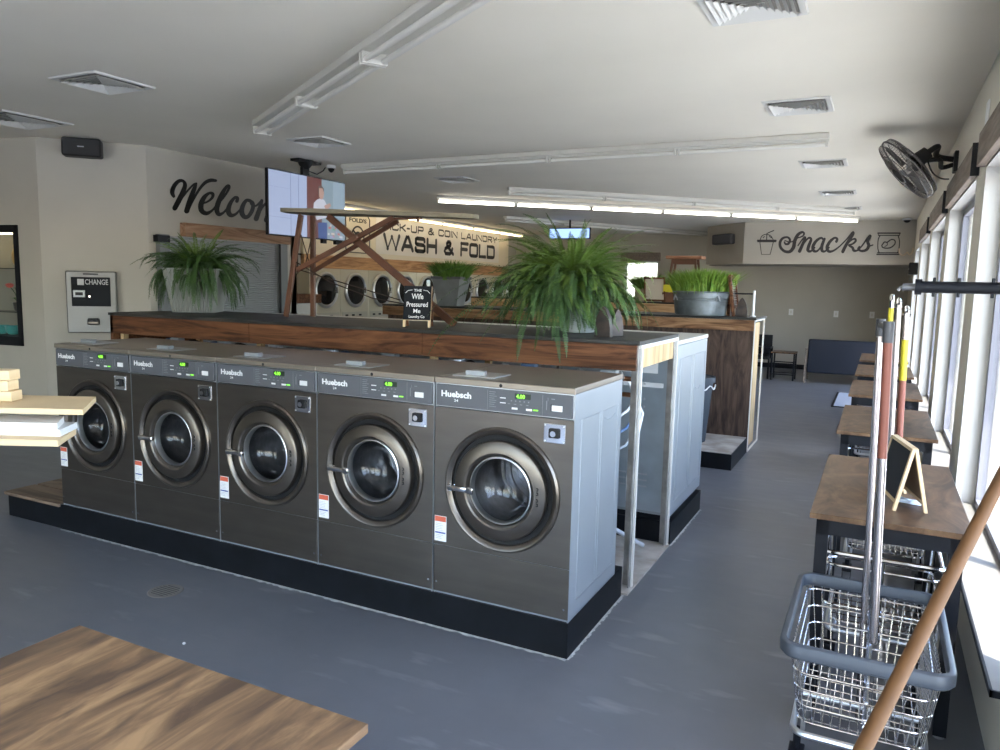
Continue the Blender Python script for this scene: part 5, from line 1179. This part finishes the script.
# ================================================================== LAUNDRY CARTS
def rrect(x0, x1, y0, y1, z, r, n=5):
    pts = []
    for cx_, cy_, a0 in ((x1-r, y0+r, -PI/2), (x1-r, y1-r, 0), (x0+r, y1-r, PI/2), (x0+r, y0+r, PI)):
        for k in range(n+1): a = a0+PI/2*k/n; pts.append(Vector((cx_+r*math.cos(a), cy_+r*math.sin(a), z)))
    return pts
def cart(lab, bumper=True, poles=True, zr=.56, basket=True):
    t = thing('laundry_cart', lab, 'laundry cart'); hx, hy = .243, .345; zb_ = .27; tx, ty_ = .035, .06
    if bumper:
        b = MB(); P1 = rrect(-hx, hx, -hy, hy, 0, .06); P2 = rrect(-hx+.022, hx-.022, -hy+.022, hy-.022, 0, .045); n = len(P1)
        prof = [(P1, zr-.035, 0), (P1, zr-.005, .004), (P1, zr, -.006), (P2, zr, .0), (P2, zr-.035, 0)]
        rings = []
        for P, z, g_ in ((P1, zr-.038, 0), (P1, zr-.006, 0), (rrect(-hx+.005, hx-.005, -hy+.005, hy-.005, 0, .057), zr, 0), (rrect(-hx+.018, hx-.018, -hy+.018, hy-.018, 0, .047), zr, 0), (P2, zr-.006, 0), (P2, zr-.038, 0)):
            rings.append([b.bm.verts.new((p.x, p.y, z)) for p in P])
        for i in range(len(rings)):
            A, B = rings[i], rings[(i+1) % len(rings)]
            for k in range(n): b.bm.faces.new((A[k], A[(k+1) % n], B[(k+1) % n], B[k]))
        b.build('bumper_rim', tubep, t, True, 50)
        b = MB(); b.tube(rrect(-hx+.012, hx-.012, -hy+.012, hy-.012, zr-.044, .05), .006, 6, closed=True); b.build('rim_seat', tubep, t, True)
    else:
        b = MB(); b.tube(rrect(-hx, hx, -hy, hy, zr-.01, .06), .011, 8, closed=True); b.build('top_tube', chrome, t, True)
    if not basket:
        b = MB()
        for z in (zr-.07, .36): b.tube(rrect(-hx+.02, hx-.02, -hy+.03, hy-.03, z, .05), .007, 8, closed=True)
        for sx in (-1, 0, 1):
            for sy_ in (-1, 1): b.cyl((sx*(hx-.035), sy_*(hy-.03), .235), (sx*(hx-.02), sy_*(hy-.01), zr-.01), .008, 8)
        b.build('side_tubes', chrome, t, True)
    b = MB()
    def at(s, z_): k = (zr-z_)/(zr-zb_); return hx-.03-tx*k, hy-.03-ty_*k
    for j in (range(5) if basket else (4,)):
        z = zr-.05-(zr-.05-zb_)*j/4; a, c = at(0, z); b.tube(rrect(-a, a, -c, c, z, .045), .0032, 6, closed=True)
    a0, c0 = at(0, zr-.04); a1, c1 = at(0, zb_)
    for i in range(13):
        f = -1+2*i/12
        for sg in ((-1, 1) if basket else ()): b.tube([(f*(a0-.02), sg*c0, zr-.04), (f*(a1-.02), sg*c1, zb_)], .0018, 4)
        b.tube([(f*(a1-.02), -c1, zb_), (f*(a1-.02), c1, zb_)], .0018, 4)
    for i in range(19):
        f = -1+2*i/18
        for sg in ((-1, 1) if basket else ()): b.tube([(sg*a0, f*(c0-.02), zr-.04), (sg*a1, f*(c1-.02), zb_)], .0018, 4)
    for i in range(9):
        f = -1+2*i/8; b.tube([(-a1, f*(c1-.02), zb_), (a1, f*(c1-.02), zb_)], .0024, 4)
    b.build('wire_basket', chrome, t, True)
    b = MB(); b.tube(rrect(-.19, .19, -.27, .27, .235, .04), .011, 8, closed=True); b.cyl((-.19, 0, .235), (.19, 0, .235), .01, 8)
    for sx in (-.16, .16):
        for sy_ in (-.24, .24): b.cyl((sx, sy_, .235), (sx, sy_, .272), .008, 6)
    b.build('base_frame', chrome_b, t, True)
    for sx in (-.175, .175):
        for sy_ in (-.235, .235):
            b = MB(); b.cyl((sx, sy_, .235), (sx, sy_, .165), .012, 10); b.box((sx-.024, sy_-.03, .135), (sx+.024, sy_+.03, .168), .004)
            for q in (-.02, .02): b.prism([(sx+q-.002, sy_-.03, .15), (sx+q-.002, sy_+.03, .15), (sx+q-.002, sy_+.045, .062), (sx+q-.002, sy_+.015, .05)], (.004, 0, 0))
            fk = b.build('caster_fork', blackm, t)
            b = MB(); b.lathe([(.0, -.012), (.03, -.012), (.034, -.014), (.058, -.014), (.0635, -.008), (.0635, .008), (.058, .014), (.034, .014), (.03, .012), (0, .012)], (sx, sy_+.02, .0635), 'x', 28); b.build('wheel', rubber, fk, True, 50)
    if poles:
        ofs = Vector((.035, 2.745, 0)); A0, A1, B0, B1 = (PY(858, 722, 3.04)-ofs, PY(880.5, 325, 3.04)-ofs, PY(873, 643, 2.485)-ofs, PY(888.5, 329, 2.485)-ofs)
        pm_ = mat('pole_metal', (.40, .36, .355), .22, .9); b = MB(); b.cyl(A0, A1, .012, 12); b.build('pole', pm_, t, True)
        b = MB(); b.cyl(B0, B1, .0125, 12); b.build('pole', pm_, t, True)
        b = MB(); b.cyl(B0.lerp(B1, .60), B0.lerp(B1, .97), .0133, 12); b.build('salmon_sleeve', orange, t, True)
        b = MB(); b.tube([B1+V(0, .0, 0), A1+V(0, .02, 0)], .010, 10); b.build('top_bar', MATS.get('collar_grey') or mat('collar_grey', (.06, .06, .065), .5), t, True)
        for P in (A1, B1):
            b = MB(); b.cyl(P-V(0, 0, .04), P+V(0, 0, .022), .0155, 12); b.build('collar', MATS.get('collar_grey') or mat('collar_grey', (.06, .06, .065), .5), t, True)
    return t
c1 = cart('nearest wire laundry cart with blue grey bumper rim and two tall chrome poles'); c1.location = (.035, 2.745, 0)
# loose yellow tipped rod rising from the near pole
c2 = cart('chrome tube laundry cart without bumper parked under the nearest table', False, False, .60, False); c2.location = (.085, 3.62, 0)
def polecart(lab, loc, tops):
    t = cart(lab, False, False, .60); t.location = loc; t.rotation_euler = (0, 0, 0)
    return t
c3 = cart('laundry cart parked between the first and second tables with taped poles', True, False, .56); c3.location = (.115, 4.62+.03, 0)
for nm, x, yb, z1, m_, bands in (('pole', -.03, -.10, 1.60, MATS['pole_metal'], ()), ('pole', .012, -.06, 1.56, MATS['pole_metal'], ((1.18, 1.40, yellow), (.78, 1.18, orange)))):
    b = MB(); b.cyl((x+.03, yb, .272), (x, yb, z1), .016, 12); p_ = b.build(nm, m_, c3, True)
    for z0, z1_, mm in bands:
        f = lambda z: x+.03-.03*(z-.272)/(z1-.272); b = MB(); b.cyl((f(z0), yb, z0), (f(z1_), yb, z1_), .018, 12); b.build('tape', mm, p_, True)
    b = MB(); b.tube([(x, yb-.03, z1-.01), (x, yb, z1+.015), (x+.01, yb+.03, z1)], .009, 8); b.cyl((x-.02, yb, z1-.03), (x+.02, yb, z1-.03), .01, 8); b.build('pole_fitting', chrome, p_, True)
c4 = cart('laundry cart parked under the second table', False, False, .60, False); c4.location = (.085, 5.6, 0)
c5 = cart('laundry cart parked under the third table', False, False, .60); c5.location = (.085, 7.5, 0)
c6 = cart('laundry cart parked under the fourth table', False, False, .60); c6.location = (.085, 9.25, 0)
# yellow tipped rod clipped to the near cart's pole
b = MB(); f0 = (.030, 2.385, .30); f1 = (.030, 2.43, 1.60)
t = thing('extension_rod', 'thin chrome rod with a yellow upper end rising from the near cart', 'rod', (.052, 2.535, .275)); of = atoff(t)
b = MB(of); b.cyl((.052, 2.535, .276), (.030, 2.535, 1.55), .008, 10); b.build('rod', chrome, t, True)
b = MB(of); b.cyl((.030, 2.535, 1.54), (.029, 2.535, 1.605), .0075, 10); b.build('yellow_grip', yellow, t, True)
b = MB(of); b.tube([(.029, 2.535, 1.60), (.029, 2.525, 1.625), (.029, 2.545, 1.64)], .006, 8); b.build('hook_tip', chrome, t, True)
# horizontal black clothes rod
t = thing('clothes_rod', 'black horizontal clothes rod reaching in from the right edge', 'rod', (XR, 2.45, 1.665)); of = atoff(t)
yr = 2.45
b = MB(of); b.cyl((.085, yr, 1.667), (XR, yr, 1.667), .0165, 16); b.build('rod', blackm, t, True)
b = MB(of); b.cyl((.083, yr, 1.667), (.10, yr, 1.667), .022, 16); b.build('collar', blackm, t, True)
b = MB(of); b.cyl((.052, yr, 1.666), (.085, yr, 1.666), .0105, 12); b.tube([(.054, yr, 1.666), (.046, yr, 1.664), (.040, yr, 1.656)], .005, 8); b.build('inner_tube', mat('rod_grey', (.17, .17, .18), .4, .6), t, True)
b = MB(of)
for x in (.13, .19, .27, .35): b.box((x-.004, yr-.006, 1.640), (x+.004, yr+.006, 1.694), .002)
b.build('stops', blackm, t)
b = MB(of); b.box((XR-.012, yr-.04, 1.62), (XR-.001, yr+.04, 1.71), .004); b.build('wall_flange', blackm, t)
# broom handle
A_ = PD(865, 745, 1.32); B_ = PD(1000, 480, 1.72); d = (B_-A_); k0 = -A_.z/d.z; k1 = (XR-.016-A_.x)/d.x
lo = A_+d*k0; hi = A_+d*k1
b = MB(); b.cyl(lo+d.normalized()*.012, hi, .0145, 20, .0135); tag(placed(b, 'broom_handle', broomw, (lo.x, lo.y, 0), True), 'round brown wooden broom handle leaning across the near cart', 'broom handle')
# ================================================================== PLANK PILE at the left edge
RX = Vector((_cy, _sy, 0)); RYv = Vector((-_sy, _cy, 0))    # along and across the planks
def plank(name, lab, px_far, px_near, z, th, m, back=1.9):
    pf = PZ(*px_far, z); pn = PZ(*px_near, z); a = pf; c = pn
    pts = [a, c, c-RX*back, a-RX*(back+(a-c).dot(RX))]
    b = MB(); b.prism(pts, (0, 0, -th)); o = placed(b, name, m, tuple((a+c)/2-RX*back/2-V(0, 0, th))); return tag(o, lab, 'board')
hz = 1.208
plank('pine_board', 'pale pine board on top of the pile at the left edge', (96, 396.7), (83, 409.5), 1.208, .0185, pine)
pw = mat('board_white', (.78, .78, .78), .5)
z2 = 1.189
plank('white_board', 'narrow white trim board just under the top pine board', (77, 422), (60, 430), 1.143, .022, pinew)
plank('white_board', 'upper white trim board set back between the two pine boards', (64, 416), (57, 423.5), 1.166, .022, pinew)
plank('pine_board', 'lower pale pine board beneath the white trim boards', (76, 428.5), (58, 440.5), 1.120, .02, pine)
for k, (x, y, lab) in enumerate(((14.5, 372, 'topmost small pine offcut at the left edge'), (13, 380, 'middle small pine offcut at the left edge'), (16.5, 388.5, 'lowest small pine offcut at the left edge'))):
    z0 = 1.2095+.036*(2-k); p = PD(x, y, 2.62); p.z = z0
    b = MB(); b.obox(p-RX*.9+V(0, 0, .0175), p+V(0, 0, .0175), .06, .034, (0, 0, 1), .001); tag(placed(b, 'pine_offcut', pine, tuple(p-RX*.45)), lab, 'wood offcut', 'pine offcuts on the plank pile')
t = thing('sawhorse', 'trestle carrying the plank pile beyond the left photo edge', 'trestle', tuple(PZ(0, 440, 1.1)-RX*1.1+V(0, 0, -1.1))); L0 = Vector(t.location)
b = MB(); b.obox(-RYv*.3+V(0, 0, 1.07), RYv*.35+V(0, 0, 1.07), .04, .055); b.build('beam', pine, t)
for sy_ in (-.25, .3):
    for sx in (-.18, .18): b = MB(); b.obox(RYv*sy_+RX*sx, RYv*sy_+V(0, 0, 1.05), .03, .04, RYv); b.build('leg', pine, t)
# ================================================================== FLOOR DRAIN, crumbs
t = thing('floor_drain', 'round grey floor drain cover in the floor before the washers', 'drain', (-3.26, 2.63, 0))
b = MB(); b.lathe([(.0, .003), (.085, .003), (.09, .0005)], (0, 0, 0), 'z', 32); b.build('cover', mat('drain_grey', (.27, .25, .23), .6, .3), t)
b = MB()
for k in range(7):
    hw_ = math.sqrt(.07**2-(.018*(k-3))**2); b.box((-hw_, .018*(k-3)-.002, .003), (hw_, .018*(k-3)+.002, .0034))
b.build('slots', blk, t)
p = PZ(184, 644, 0); b = MB(); b.lathe([(0, 0), (.006, 0), (.008, .004), (.004, .008), (0, .008)], (p.x, p.y, 0), 'z', 8); tag(placed(b, 'paper_scrap', white, (p.x, p.y, 0)), 'tiny white scrap on the floor near the plywood table', 'scrap')
